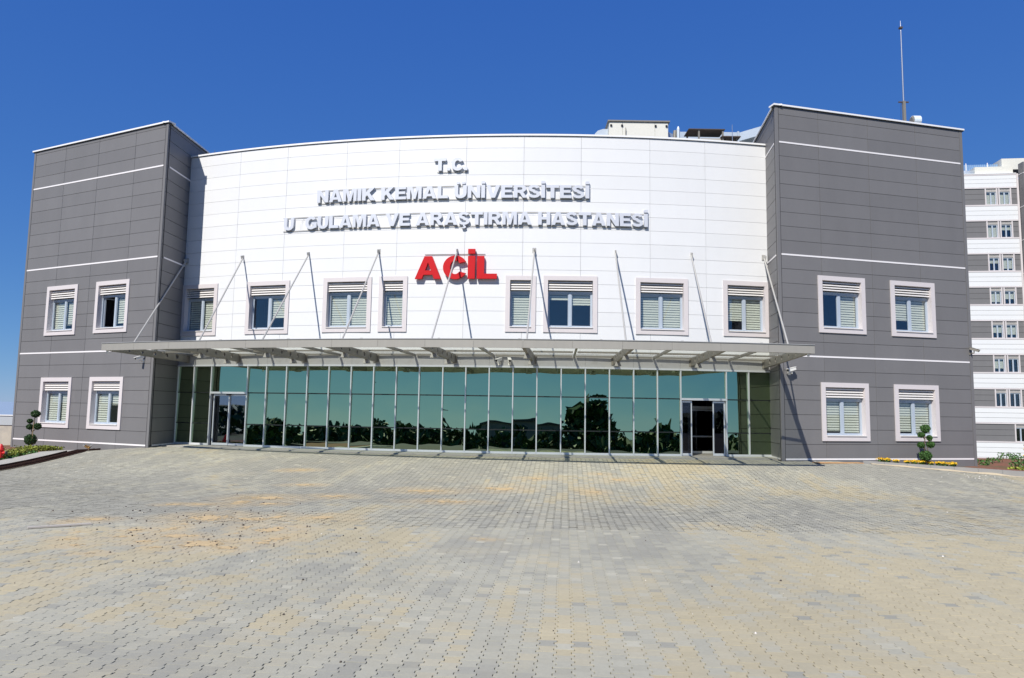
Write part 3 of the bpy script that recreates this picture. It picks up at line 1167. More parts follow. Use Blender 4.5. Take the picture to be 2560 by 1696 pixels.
# right door, open: leaves slid aside, inner lobby door behind
D2 = Chord(ARC, 4.69, 6.65)
o = door_leaf(D2, .01, .48, .0, 2.30, -.03, hall)
o['label'] = 'door leaf slid aside'
o = door_leaf(D2, 1.40, 1.94, .0, 2.30, -.03, hall)
o['label'] = 'door leaf slid aside'
b = MB()
b.slab(D2, -.6, 2.6, 1.98, 2.10, -1.75, -1.70)
b.slab(D2, .98, 1.06, .0, 1.98, -1.75, -1.70)
b.slab(D2, .98, 1.06, 2.10, 2.33, -1.75, -1.70)
b.build('inner_door_frame', 'mullion', hall)
door_leaf(D2, .52, .97, .0, 1.96, -1.70, hall)
door_leaf(D2, 1.07, 2.2, .0, 1.96, -1.70, hall, mid=.75)
b = MB()
b.slab(D2, -.7, 2.7, -.10, -.012, -1.9, .02)
b.build('threshold', 'ledge', hall)

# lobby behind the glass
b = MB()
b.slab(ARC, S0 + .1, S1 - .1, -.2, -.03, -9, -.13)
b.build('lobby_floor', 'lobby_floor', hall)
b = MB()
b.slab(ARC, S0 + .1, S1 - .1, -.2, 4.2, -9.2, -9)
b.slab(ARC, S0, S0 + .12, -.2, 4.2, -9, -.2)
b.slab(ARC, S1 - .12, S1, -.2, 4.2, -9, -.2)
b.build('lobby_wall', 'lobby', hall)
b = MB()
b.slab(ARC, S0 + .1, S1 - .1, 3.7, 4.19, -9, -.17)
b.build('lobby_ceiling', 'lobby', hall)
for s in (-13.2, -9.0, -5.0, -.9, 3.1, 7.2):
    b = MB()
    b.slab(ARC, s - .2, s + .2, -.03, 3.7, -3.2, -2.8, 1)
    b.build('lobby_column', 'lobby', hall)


# ---------------------------------------------------------------- canopy
def fy(x):
    return 0.0115887 * x * x - 0.0791014 * x + 23.81265


CZT, CZB = 4.175, 3.895
inn = [(-15.20, 33.36), (-12.45, 32.42), (-9.17, 31.49), (-5.87, 30.80), (-2.45, 30.32), (.92, 30.09), (4.35, 30.10), (7.70, 30.34), (10.98, 30.78)]
outx = [-16.15, -12.5, -9.7, -6.55, -3.1, .38, 4.05, 7.20, 10.25]
canopy = thing('entrance_canopy', 'wide grey steel and glass canopy over the glass entrance front', 'canopy', (-2.6, 27.0, 3.8))
beams = []
for k in range(9):
    a = Vector((inn[k][0], inn[k][1], 0))
    c = Vector((outx[k], fy(outx[k]) + .07, 0))
    L = (c - a).length
    prof = [(0.0, 4.13), (0.0, 3.78), (0.35, 3.78), (L, 3.905), (L, 4.13)]
    loops = [[(x, z) for x, z in prof]]
    for h, fr in enumerate((.16, .30, .45, .60, .75)):
        rr_ = .105 - .012 * h
        xc = fr * L
        zc = 3.96 + .045 * fr + .02
        loops.append([(xc + rr_ * math.cos(q), zc + rr_ * math.sin(q)) for q in np.linspace(0, 2 * math.pi, 14, endpoint=False)])
    me = poly_mesh(loops, .11)
    d = (c - a).normalized()
    o_ = ORIGIN[canopy.name]
    n = Vector((d.y, -d.x, 0))
    for v in me.vertices:
        x, z, w = v.co
        q = a + d * x + n * w
        v.co = (q.x - o_.x, q.y - o_.y, z - o_.z)
    me.name = 'beam'
    bo = link_mesh('beam', me, 'steel_paint', canopy)
    beams.append((a, c, d, L))
    # end plate at the wall and two lamps under it
    b = MB()
    b.bar(a + d * .01 + Vector((0, 0, 3.955)), a + d * .035 + Vector((0, 0, 3.955)), .26, .40)
    b.build('end_plate', 'steel_paint', bo)
    for fr in ((.22, .66) if 0 < k < 8 else ()):
        p = a + d * (fr * L)
        zb = 3.78 + max(0, (fr * L - .35) / (L - .35)) * .125 - .002
        b = MB()
        s_, tt = d * .11, n * .11
        b.hexa([p - s_ * 1.15 - tt * 1.2 + Vector((0, 0, zb - .17)), p + s_ * 1.15 - tt * 1.2 + Vector((0, 0, zb - .17)),
                p + s_ * 1.15 + tt * 1.2 + Vector((0, 0, zb - .17)), p - s_ * 1.15 + tt * 1.2 + Vector((0, 0, zb - .17)),
                p - s_ * .7 - tt * .7 + Vector((0, 0, zb)), p + s_ * .7 - tt * .7 + Vector((0, 0, zb)),
                p + s_ * .7 + tt * .7 + Vector((0, 0, zb)), p - s_ * .7 + tt * .7 + Vector((0, 0, zb))])
        b.build('lamp', 'lamp', bo)


def cp(k, u, fr):
    """point of the roof at bay k (0..8), fraction u to the next beam, fr outwards from the wall"""
    k2 = min(k + 1, 8)
    a = beams[k][0].lerp(beams[k2][0], u)
    x = outx[k] + (outx[k2] - outx[k]) * u
    c = Vector((x, fy(x) + .07, 0))
    if fr == 0:     # follow the curved wall
        r = Vector((a.x - CX, a.y - CY, 0))
        a = Vector((CX, CY, 0)) + r.normalized() * (R + .03)
    return a.lerp(c, fr)


for k in range(8):
    a, c = cp(k, .5, 0), cp(k, .5, 1)
    b = MB()
    b.bar(a + Vector((0, 0, 4.085)), c + Vector((0, 0, 4.085)), .07, .10)
    b.build('rafter', 'steel_paint', canopy)
    for fr in (.02, .36, .70):
        for h in (0, 1):
            p, q = cp(k, h * .5 + .025, fr), cp(k, h * .5 + .475, fr)
            b = MB()
            b.bar(p + Vector((0, 0, 4.095)), q + Vector((0, 0, 4.095)), .055, .07)
            b.build('purlin', 'steel_paint', canopy)
    for h in (0, 1):
        for f0, f1 in ((.0, .36), (.36, .70), (.70, .985)):
            p = [cp(k, h * .5 + .012, f0), cp(k, h * .5 + .488, f0), cp(k, h * .5 + .488, f1 - .004), cp(k, h * .5 + .012, f1 - .004)]
            b = MB()
            b.hexa([(q.x, q.y, 4.138) for q in p] + [(q.x, q.y, 4.150) for q in p])
            b.build('roof_pane', 'roof_glass', canopy)
# fascia in lengths
xs_ = np.linspace(-16.28, 10.36, 17)
for x0, x1 in zip(xs_[:-1], xs_[1:]):
    b = MB()
    t = MB()
    x1 -= .006
    n = 4
    for q in range(n):
        xa, xb = x0 + (x1 - x0) * q / n, x0 + (x1 - x0) * (q + 1) / n
        P = [(xa, fy(xa)), (xb, fy(xb)), (xb, fy(xb) + .065), (xa, fy(xa) + .065)]
        b.hexa([(u, v, CZB) for u, v in P] + [(u, v, CZT) for u, v in P])
        P = [(xa, fy(xa) - .025), (xb, fy(xb) - .025), (xb, fy(xb) + .12), (xa, fy(xa) + .12)]
        t.hexa([(u, v, CZT + .002) for u, v in P] + [(u, v, CZT + .022) for u, v in P])
    fo = b.build('fascia_panel', 'fascia', canopy)
    t.build('capping', 'band', fo)
# tie rods from the wall to the beams
anch = [(-15.60, 33.50), (-12.48, 32.43), (-9.18, 31.49), (-5.92, 30.80), (-2.43, 30.32), (.90, 30.09), (4.38, 30.10), (7.70, 30.34), (11.02, 30.78)]
rl = [3.8, 4.3, 4.5, 4.45, 4.7, 4.6, 4.55, 4.35, 3.95]
for k in range(9):
    a = Vector((*anch[k], 8.64))
    e = beams[k][0] + beams[k][2] * rl[k] + Vector((0, 0, 4.16))
    b = MB()
    b.tube([a + (e - a).normalized() * .10, e], .034, 8)
    ro = b.build('tie_rod', 'rod', canopy, smooth=False)
    b = MB()
    out = Vector((a.x - CX, a.y - CY, 0)).normalized()
    b.bar(a - out * .06 + Vector((0, 0, .02)), a + out * .16 + Vector((0, 0, -.05)), .035, .15)
    b.bar(a - out * .055 + Vector((0, 0, .0)), a - out * .025 + Vector((0, 0, .0)), .17, .24)
    b.build('wall_bracket', 'rod', ro)
    b = MB()
    b.bar(e + Vector((0, 0, -.03)), e + (a - e).normalized() * .22, .03, .12)
    b.build('beam_bracket', 'rod', ro)
# small bolts heads standing on the front edge
for x in np.linspace(-13.5, 8.5, 9):
    b = MB()
    b.box(x - .04, x + .04, fy(x) + .13, fy(x) + .2, 4.16, 4.23)
    b.build('glass_clamp', 'rod', canopy)
for x in (-16.1, 10.2):
    b = MB()
    b.tube([(x, fy(x) + .2, 3.90), (x, fy(x) + .2, 3.80)], .045, 8)
    b.build('drain_spout', 'cctv', canopy)


# ---------------------------------------------------------------- lettering
def arc_pts(cx, cy, rx, ry, a0, a1, n=14):
    return [(cx + rx * math.cos(math.radians(a)), cy + ry * math.sin(math.radians(a))) for a in np.linspace(a0, a1, n)]


def rect(x0, x1, y0, y1):
    return [(x0, y0), (x1, y0), (x1, y1), (x0, y1)]


def s_shape():
    sp = arc_pts(.42, .725, .275, .175, 12, 262, 16) + arc_pts(.43, .275, .300, .180, 82, -166, 18)
    left, right = [], []
    for i, p in enumerate(sp):
        a, c = sp[max(i - 1, 0)], sp[min(i + 1, len(sp) - 1)]
        dx, dy = c[0] - a[0], c[1] - a[1]
        l = math.hypot(dx, dy)
        wx, wy = .128, .100
        left.append((p[0] - dy / l * wx, p[1] + dx / l * wy))
        right.append((p[0] + dy / l * wx, p[1] - dx / l * wy))
    return left + right[::-1]


U_ = [(0, 1)] + arc_pts(.44, .40, .44, .42, 180, 360) + [(.88, 1), (.61, 1)] + arc_pts(.44, .38, .17, .18, 360, 180) + [(.27, 1)]
CED = [(.38, .0), (.50, .0), (.49, -.07), (.58, -.10), (.58, -.22), (.46, -.28), (.28, -.26), (.28, -.20), (.42, -.20), (.44, -.14), (.36, -.13)]
GLYPH = {
    'I': [rect(0, .27, 0, 1)], 'İ': [rect(0, .27, 0, 1), rect(0, .27, 1.10, 1.31)], '.': [rect(0, .25, 0, .24)],
    'T': [[(0, 1), (0, .78), (.31, .78), (.31, 0), (.58, 0), (.58, .78), (.89, .78), (.89, 1)]],
    'L': [[(0, 0), (0, 1), (.27, 1), (.27, .22), (.76, .22), (.76, 0)]],
    'E': [[(0, 0), (0, 1), (.79, 1), (.79, .79), (.27, .79), (.27, .61), (.74, .61), (.74, .41), (.27, .41), (.27, .21), (.81, .21), (.81, 0)]],
    'H': [[(0, 0), (0, 1), (.27, 1), (.27, .62), (.62, .62), (.62, 1), (.89, 1), (.89, 0), (.62, 0), (.62, .40), (.27, .40), (.27, 0)]],
    'N': [[(0, 0), (0, 1), (.26, 1), (.63, .43), (.63, 1), (.89, 1), (.89, 0), (.64, 0), (.26, .58), (.26, 0)]],
    'M': [[(0, 0), (0, 1), (.36, 1), (.53, .40), (.70, 1), (1.06, 1), (1.06, 0), (.82, 0), (.82, .74), (.63, 0), (.43, 0), (.24, .74), (.24, 0)]],
    'A': [[(0, 0), (.36, 1), (.65, 1), (1.01, 0), (.74, 0), (.68, .18), (.33, .18), (.27, 0)], [(.39, .37), (.615, .37), (.503, .73)]],
    'V': [[(0, 1), (.28, 1), (.495, .30), (.71, 1), (.99, 1), (.64, 0), (.35, 0)]],
    'K': [[(0, 0), (0, 1), (.27, 1), (.27, .62), (.60, 1), (.95, 1), (.57, .60), (.98, 0), (.65, 0), (.39, .42), (.27, .30), (.27, 0)]],
    'U': [U_], 'Ü': [U_, rect(.14, .36, 1.09, 1.27), rect(.52, .74, 1.09, 1.27)],
    'C': [arc_pts(.47, .5, .47, .52, 30, 330, 26) + arc_pts(.47, .5, .20, .30, 322, 38, 22)],
    'G': [arc_pts(.48, .5, .48, .52, 36, 300, 24) + [(.95, .12), (.95, .54), (.52, .54), (.52, .34), (.69, .34), (.69, .25)] + arc_pts(.48, .5, .21, .30, 300, 46, 20)],
    'R': [[(0, 0), (0, 1), (.54, 1)] + arc_pts(.54, .71, .34, .29, 80, -70, 12) + [(.72, .36), (.95, 0), (.64, 0), (.46, .32), (.38, .38), (.27, .38), (.27, 0)],
          [(.27, .80), (.50, .80)] + arc_pts(.50, .70, .11, .10, 80, -80, 8) + [(.50, .60), (.27, .60)]],
    'S': [s_shape()], 'Ş': [s_shape(), CED],
}


def text_line(sign, text, s0, s1, zb, cap, depth, m, standoff=.05, gaps=.46):
    """letters of one line between s0 and s1 along the wall, standing off it"""
    W = [(max(x for x, y in GLYPH[c][0]) - min(x for x, y in GLYPH[c][0])) if c != ' ' else gaps for c in text]
    lg = .075
    total = sum(W) + lg * sum(1 for a, c in zip(text[:-1], text[1:]) if a != ' ' and c != ' ')
    kx = (s1 - s0) / total
    s = s0
    o_ = ORIGIN[sign.name]
    for i, ch in enumerate(text):
        if ch != ' ':
            lo = min(x for x, y in GLYPH[ch][0])
            me = poly_mesh([[(s + (x - lo) * kx, zb + y * cap) for x, y in lp] for lp in GLYPH[ch]], depth)
            for v in me.vertices:
                q = ARC.p(v.co.x, v.co.y, standoff + depth / 2 + v.co.z)
                v.co = (q[0] - o_.x, q[1] - o_.y, q[2] - o_.z)
            me.name = 'letter'
            link_mesh('letter', me, m, sign)
        s += W[i] * kx
        if i + 1 < len(text) and ch != ' ' and text[i + 1] != ' ':
            s += lg * kx


def rails(sign, s0, s1, zs, n=.035):
    for z in zs:
        b = MB()
        b.slab(ARC, s0, s1, z - .009, z + .009, n - .012, n + .006)
        b.build('mounting_rail', 'steel_paint', sign)


sg = thing('wall_lettering', 'short top line of silver raised letters reading T.C.', 'lettering', ARC.p(-5.3, 12.16, 0))
text_line(sg, 'T.C.', -6.08, -4.60, 12.18, .56, .085, 'letter', .035)
rails(sg, -5.95, -4.6, (12.13,))
sg = thing('wall_lettering', 'middle line of silver raised letters ending in ÜNİVERSİTESİ', 'lettering', ARC.p(-5.3, 10.93, 0))
text_line(sg, 'NAMIK KEMAL ÜNİVERSİTESİ', -11.50, .70, 10.94, .57, .085, 'letter', .035)
rails(sg, -11.5, .7, (10.90, 11.50))
sg = thing('wall_lettering', 'longest and lowest line of silver raised letters ending in HASTANESİ', 'lettering', ARC.p(-5.0, 9.75, 0))
text_line(sg, 'U', -13.12, -12.62, 9.75, .57, .085, 'letter', .035)
text_line(sg, 'GULAMA VE ARAŞTIRMA HASTANESİ', -12.03, 3.24, 9.75, .57, .085, 'letter', .035)
rails(sg, -13.2, 3.24, (9.71, 10.32))
b = MB()         # outline left by the missing letter Y
for p, q in (((-12.50, 10.29), (-12.33, 10.02)), ((-12.40, 10.29), (-12.28, 10.10)), ((-12.10, 10.29), (-12.26, 10.02)), ((-12.18, 10.29), (-12.28, 10.10)),
             ((-12.33, 10.02), (-12.33, 9.77)), ((-12.26, 10.02), (-12.26, 9.77))):
    b.bar(ARC.p(p[0], p[1], .004), ARC.p(q[0], q[1], .004), .008, .010, up=(0, -1, 0))
b.build('letter_outline', 'ghost', sg)
sg = thing('wall_lettering', 'large red raised letters reading ACİL above the canopy', 'lettering', ARC.p(-5.0, 7.35, 0))
text_line(sg, 'ACİL', -6.78, -3.22, 7.37, .99, .15, 'letter_red')
rails(sg, -6.4, -3.75, (8.47,), .03)


# ---------------------------------------------------------------- cctv cameras
def cctv(label, base, nrm, aim, m='cctv', hang=True):
    base, nrm, aim = Vector(base), Vector(nrm).normalized(), Vector(aim).normalized()
    t = thing('security_camera', label, 'camera', base, 'security cameras on the facade')
    b = MB()
    b.bar(base + nrm * .001, base + nrm * .025, .12, .14)
    b.build('wall_plate', m, t)
    elbow = base + nrm * .20
    b = MB()
    b.tube([base + nrm * .02, elbow, elbow + Vector((0, 0, .10))], .026, 8)
    b.build('bracket', m, t)
    c = elbow + Vector((0, 0, .155))
    b = MB()
    b.bar(c - aim * .16, c + aim * .20, .115, .11)
    b.build('housing', m, t)
    b = MB()
    b.bar(c - aim * .165 + Vector((0, 0, .063)), c + aim * .26 + Vector((0, 0, .063)), .14, .014)
    b.build('sunshield', m, t)
    b = MB()
    b.tube([c + aim * .201, c + aim * .215], .045, 12)
    b.build('lens', 'black', t)


p = FL.p(FL.L - .62, 3.70, .008)
cctv('white security camera on the grey left wing corner under the canopy end', p, FL.n, (-.55, -.75, -.35))
cctv('left one of two white security cameras side by side on the metal band', ARC.p(-3.05, 3.75, .024), (-.1, -1, 0), (-.55, -.8, -.25))
cctv('right one of two white security cameras side by side on the metal band', ARC.p(-2.62, 3.75, .024), (-.1, -1, 0), (.12, -.95, -.3))
p = FR.p(.40, 3.47, .008)
cctv('white security camera on the grey right wing corner beside the door', p, FR.n, (-.92, -.3, -.25))
p = FR.p(FR.L - .12, 4.60, .008)
cctv('dark security camera on the far outer corner of the right wing', p, FR.n, (.65, -.6, -.35), 'steel_paint')

# ---------------------------------------------------------------- roof plant
RZ = 13.2
t = thing('air_handling_unit', 'cream box air handling unit on the roof beside metal ducts', 'roof unit', (6.55, 37.5, RZ))
b = MB()
b.box(4.98, 8.12, 36.55, 38.6, 14.3, 17.12)
b.build('casing', 'ahu', t)
for x0, x1 in ((5.0, 5.68), (5.70, 7.40), (7.42, 8.10)):
    b = MB()
    b.box(x0, x1, 36.52, 36.549, 14.5, 17.08)
    b.build('door_panel', 'ahu', t)
b = MB()
b.box(4.90, 8.20, 36.45, 38.7, 17.122, 17.19)
b.build('lid', 'steel_paint', t)
for x in (5.08, 5.66, 7.44, 8.02):
    b = MB()
    b.box(x - .05, x + .05, 36.46, 36.518, 16.86, 16.95)
    b.build('latch', 'black', t)
b = MB()
b.tube([(5.85, 36.49, 16.78), (5.85, 36.44, 16.70), (5.84, 36.44, 16.45), (5.88, 36.44, 16.1), (5.86, 36.44, 15.6)], .02, 6)
b.build('cable', 'steel_paint', t)
b = MB()
b.tube([(5.15, 36.519, 16.30), (5.15, 36.505, 16.30)], .085, 12)
b.build('warning_sticker', 'petal', t)
for x, y in ((5.1, 36.7), (8.0, 36.7), (5.1, 38.4), (8.0, 38.4)):
    b = MB()
    b.box(x - .06, x + .06, y - .06, y + .06, RZ, 14.3)
    b.build('leg', 'steel_paint', t)
t = thing('duct_elbow', 'curved galvanised intake elbow on the left of the cream roof unit', 'duct', (4.6, 37.5, RZ))
b = MB()
pr_ = [(4.97, 16.86), (4.70, 16.86), (4.42, 16.76), (4.26, 16.58)]
for (xa, za), (xb, zb) in zip(pr_[:-1], pr_[1:]):
    b.hexa([(xa, 36.9, 15.9 if xa > 4.9 else za - .95), (xb, 36.9, zb - .9), (xb, 38.2, zb - .9), (xa, 38.2, 15.9 if xa > 4.9 else za - .95),
            (xa, 36.9, za), (xb, 36.9, zb), (xb, 38.2, zb), (xa, 38.2, za)])
b.build('elbow', 'galv', t)
b = MB()
for k in range(7):
    b.box(4.18, 4.262, 36.95 + k * .18, 37.03 + k * .18, 15.75, 16.5)
b.build('grille', 'drip', t)
b = MB()
b.box(4.3, 4.4, 37.4, 37.5, RZ, 15.9)
b.box(4.8, 4.9, 37.4, 37.5, RZ, 15.9)
b.build('support', 'steel_paint', t)
t = thing('roof_duct', 'long galvanised duct running along the roof to the right wing', 'duct', (10.5, 39, RZ))
b = MB()
b.hexa([(8.13, 37.1, 16.1), (8.75, 37.6, 16.1), (8.75, 38.4, 16.1), (8.13, 38.4, 16.1), (8.13, 37.1, 16.90), (8.75, 37.6, 16.84), (8.75, 38.4, 16.84), (8.13, 38.4, 16.90)])
b.build('duct_length', 'galv', t)
b = MB()
b.box(8.76, 11.3, 38.0, 39.0, 16.70, 17.22)
b.build('duct_length', 'galv', t)
b = MB()
b.box(11.32, 12.24, 38.0, 39.0, 16.70, 17.24)
b.build('duct_length', 'galv', t)
b = MB()
b.box(12.25, 12.35, 37.95, 39.05, 16.65, 17.28)
b.build('flange', 'galv', t)
b = MB()
b.hexa([(12.36, 38, 16.74), (13.9, 36.7, 16.85), (13.9, 37.7, 16.85), (12.36, 39, 16.74), (12.36, 38, 17.22), (13.9, 36.7, 17.32), (13.9, 37.7, 17.32), (12.36, 39, 17.22)])
b.build('duct_length', 'galv', t)
for x in (9.3, 11.1, 12.1):
    b = MB()
    b.box(x - .05, x + .05, 38.4, 38.5, RZ, 16.69)
    b.build('support', 'steel_paint', t)
t = thing('roof_flue', 'round galvanised flue pipe standing on the roof between unit and shelter', 'flue', (8.62, 36.4, RZ))
b = MB()
b.tube([(8.62, 36.4, RZ), (8.62, 36.4, 16.72), (8.62, 36.4, 16.86)], [.085, .085, .03], 10)
b.build('pipe', 'galv', t, smooth=False)
b = MB()
b.tube([(8.32, 36.6, RZ), (8.50, 36.6, 16.7)], .10, 8)
b.build('bent_pipe', 'steel_paint', t)
t = thing('roof_shelter', 'brown sheet steel shelter over a grey pump box on the roof', 'shelter', (10.3, 36.5, RZ))
b = MB()
b.box(9.05, 10.95, 35.9, 36.95, 16.52, 16.56)
b.build('sheet_roof', 'brown_steel', t)
b = MB()
b.box(10.75, 11.75, 35.85, 36.75, 16.13, 16.17)
b.build('sheet_roof', 'brown_steel', t)
for x, y, z in ((9.2, 36.85, 16.52), (9.60, 36.0, 16.52), (10.85, 36.0, 16.52), (11.6, 36.1, 16.13)):
    b = MB()
    b.box(x - .04, x + .04, y - .04, y + .04, RZ, z)
    b.build('post', 'steel_paint', t)
b = MB()
b.box(9.75, 10.9, 36.1, 36.8, RZ, 16.12)
b.build('pump_box', 'kerb', t)
b = MB()
b.box(9.58, 9.72, 36.15, 36.3, RZ, 16.1)
b.build('red_post', 'red_paint', t)


def rod_thing(label, p, h):
    t = thing('lightning_rod', label, 'lightning rod', p)
    b = MB()
    b.tube([p, (p[0], p[1], p[2] + h)], [.022, .016], 6)
    b.build('rod', 'steel', t)
    b = MB()
    b.box(p[0] - .08, p[0] + .08, p[1] - .08, p[1] + .08, p[2], p[2] + .05)
    b.build('foot', 'steel', t)


rod_thing('thin lightning rod on the roof above the galvanised duct', (11.1, 35.2, RZ), 3.3)
rod_thing('thin lightning rod on the roof edge beside the left grey wing', (-14.9, 34.3, RZ), 1.2)
zr = 24.6 * ROW - .25
t = thing('lightning_mast', 'tall thin lightning mast standing on the right grey wing roof', 'mast', (18.35, 32.4, zr))
b = MB()
b.box(18.29, 18.41, 32.34, 32.46, zr, 16.62)
b.build('post', 'steel_paint', t)
b = MB()
b.tube([(18.34, 32.4, 16.45), (18.34, 32.4, 18.4), (18.34, 32.4, 20.1)], [.048, .04, .03], 8)
b.tube([(18.34, 32.4, 20.1), (18.34, 32.4, 20.62)], [.02, .008], 6)
b.build('pole', 'steel', t)
b = MB()
b.box(18.10, 18.58, 32.37, 32.43, 16.55, 16.60)
b.box(18.27, 18.41, 32.33, 32.47, 20.22, 20.30)
b.build('bracket', 'brown_steel', t)
b = MB()
b.tube([(18.22, 32.4, 16.55), (18.2, 32.42, 15.9), (18.22, 32.4, zr)], .008, 5)
b.build('cable', 'black', t)
t = thing('roof_fan', 'pale round roof ventilator beside the tall mast', 'roof fan', (18.78, 32.3, zr))
b = MB()
b.tube([(18.65, 32.3, 15.62), (18.98, 32.3, 15.62)], .24, 18)
b.build('drum', 'clear_dome', t)
b = MB()
b.tube([(18.60, 32.3, 15.62), (18.648, 32.3, 15.62)], [.16, .225], 14)
b.build('intake', 'steel_paint', t)
b = MB()
b.box(18.68, 18.9, 32.2, 32.4, zr, 15.42)
b.build('stand', 'steel_paint', t)

# ---------------------------------------------------------------- tower block behind, right
tower = thing('ward_tower', 'tall white and grey banded hospital block behind the right wing', 'building', (58, 90, -6))
TP = Plane((48.0, 89.4), (63.55, 87.38))
FT = 4.23
tw0 = 48.0
for k in range(-1, 8):
    z0 = -1.2 + FT * k
    gz0, gz1_, wz1 = z0, z0 + 2.15, z0 + FT if k < 7 else 32.4
    ws = []
    if k >= 1:
        ws = [(11.68, 13.15), (13.27, 14.76)]
    elif k == 0:
        ws = [(13.75, 15.2)]
    elif k == -1:
        ws = [(11.9, 13.35), (14.3, 15.4)]
    # grey band split by its windows into sheets
    hs = [(a, c, gz0, gz1_) for a, c in ws]
    for r in cut(0, TP.L - .25, gz0 + .02, gz1_ - .02, hs):
        hgt = (r[3] - r[2]) / 3
        for q in range(3):
            b = MB()
            b.slab(TP, r[0], r[1], r[2] + hgt * q + .015, r[2] + hgt * (q + 1) - .015, -.1, 0)
            b.build('cladding_sheet', 'grey_panel', tower)
    hgt = (wz1 - gz1_ - .3) / 3
    for q in range(3):
        b = MB()
        b.slab(TP, 0, TP.L - .25, gz1_ + .15 + hgt * q + .015, gz1_ + .15 + hgt * (q + 1) - .015, -.1, .06)
        b.build('cladding_sheet', 'white_panel', tower)
    b = MB()
    b.slab(TP, 0, TP.L - .25, gz1_ - .018, gz1_ + .148, -.1, .09)
    b.slab(TP, 0, TP.L - .25, wz1 - .148, wz1 + .018, -.1, .09)
    b.build('ledge_strip', 'surround', tower)
    for wi, (a, c) in enumerate(ws):
        b = MB()
        f = .14
        b.slab(TP, a, a + f, gz0 + .02, gz1_ - .02, -.2, .07)
        b.slab(TP, c - f, c, gz0 + .02, gz1_ - .02, -.2, .07)
        b.slab(TP, a + f, c - f, gz0 + .02, gz0 + .07, -.2, .068)
        win = b.build('window', 'surround', tower)
        b = MB()
        b.slab(TP, a + f, a + f + .09, gz0 + .02, gz1_ - .55, -.16, -.10)
        b.slab(TP, c - f - .09, c - f, gz0 + .02, gz1_ - .55, -.16, -.10)
        b.slab(TP, (a + c) / 2 - .08, (a + c) / 2 + .08, gz0 + .02, gz1_ - .55, -.16, -.10)
        b.slab(TP, a + f, c - f, gz1_ - .55, gz1_ - .45, -.16, -.10)
        b.build('frame', 'alu_frame', win)
        b = MB()
        b.slab(TP, a + f, c - f, gz0 + .02, gz1_ - .55, -.21, -.19)
        b.build('glass_pane', 'win_glass', win)
        for q in range(3):
            b = MB()
            b.slab(TP, a + f, c - f, gz1_ - .42 + q * .13, gz1_ - .36 + q * .13, -.16, -.02)
            b.build('louvre_slat', 'louvre', win)
        b = MB()
        b.slab(TP, a + f, c - f, gz1_ - .46, gz1_ - .03, -.26, -.23)
        b.build('louvre_back', 'grey_core', win)
        dr = [0, .55, .9, .0, .8, 1.0, .7, .35][(k * 3 + wi * 5) % 8]
        if dr:
            b = MB()
            zebra(b, TP, a + f, c - f, gz1_ - .58, gz1_ - .58 - (gz1_ - gz0 - .62) * dr * .97, -.30)
            b.build('blind', 'blind', win)
        b = MB()
        b.slab(TP, a + f, c - f, gz0, gz1_, -1.5, -1.45)
        b.build('room', 'room', win)
b = MB()
b.slab(TP, TP.L - .24, TP.L - .02, -6, 32.4, -.1, .10)
b.build('corner_trim', 'surround', tower)
b = MB()
b.slab(TP, 0, TP.L + 20, -6.5, 32.2, -14, -1.6)
b.build('core', 'grey_core', tower)
b = MB()
b.slab(TP, 0, TP.L - .25, 32.42, 32.5, -1.5, .12)
b.build('coping', 'coping', tower)
TS = Plane((63.55, 87.38), (63.55 - .13, 86.32), (0, 80))
b = MB()
pA, pB = (63.57, 87.30), (63.50, 86.35)
b.hexa([(pA[0], pA[1], -6.5), (pB[0], pB[1], -6.5), (pB[0] + 12, pB[1] - 1.6, -6.5), (pA[0] + 12, pA[1] - 1.6, -6.5),
        (pA[0], pA[1], 33.6), (pB[0], pB[1], 33.6), (pB[0] + 12, pB[1] - 1.6, 33.6), (pA[0] + 12, pA[1] - 1.6, 33.6)])
sb = b.build('stair_block', 'grey_panel', tower)
for z in np.arange(-2, 33, 4.2):
    b = MB()
    b.bar((pA[0] - .01, pA[1], z + .6), (pB[0] - .01, pB[1] - .01, z + .6), .04, .06)
    b.bar((pB[0], pB[1] - .01, z + .6), (pB[0] + 12, pB[1] - 1.61, z + .6), .04, .06)
    b.build('white_strip', 'white_strip', sb)
b = MB()
b.slab(TP, 10.9, 15.4, 32.55, 33.55, -2.6, -.5)
b.build('roof_box', 'ahu', tower)
b = MB()
b.slab(TP, 14.7, 18.5, 33.5, 34.95, -5.0, -1.6)
b.build('roof_box', 'ahu', tower)
b = MB()
b.slab(TP, 4, 11.2, 33.30, 33.45, -3.2, -1.8)
b.build('roof_deck', 'brown_steel', tower)
b = MB()
for u in np.arange(4, 14.4, .24):
    b.slab(TP, u, u + .17, 33.62, 34.42, -2.2, -2.17)
b.build('roof_screen', 'fence_mesh', tower)
for u in (6.2, 10.6, 13.2):
    b = MB()
    b.slab(TP, u, u + .09, 32.5, 34.6, -2.16, -2.08)
    b.build('screen_post', 'white_strip', tower)
b = MB()
pc = TP.p(9.7, 32.85, -1.0)
b.tube([TP.p(8.0, 32.85, -1.0), TP.p(10.9, 32.85, -1.0)], .42, 12)
b.build('roof_duct', 'galv', tower, smooth=True)

# ---------------------------------------------------------------- wall behind on the left
t = thing('boundary_wall', 'low concrete wall with a pale cap band beyond the left wing', 'wall', (-35, 37.2, -.5))
b = MB()
b.box(-52, -25.2, 37.1, 37.4, -1.0, .60)
b.build('base', 'concrete', t)
b = MB()
b.box(-52, -25.2, 37.06, 37.44, .602, 1.08)
b.build('cap_band', 'wall_cap', t)
b = MB()
b.box(-52, -25.2, 37.02, 37.48, 1.082, 1.13)
b.build('coping', 'coping', t)


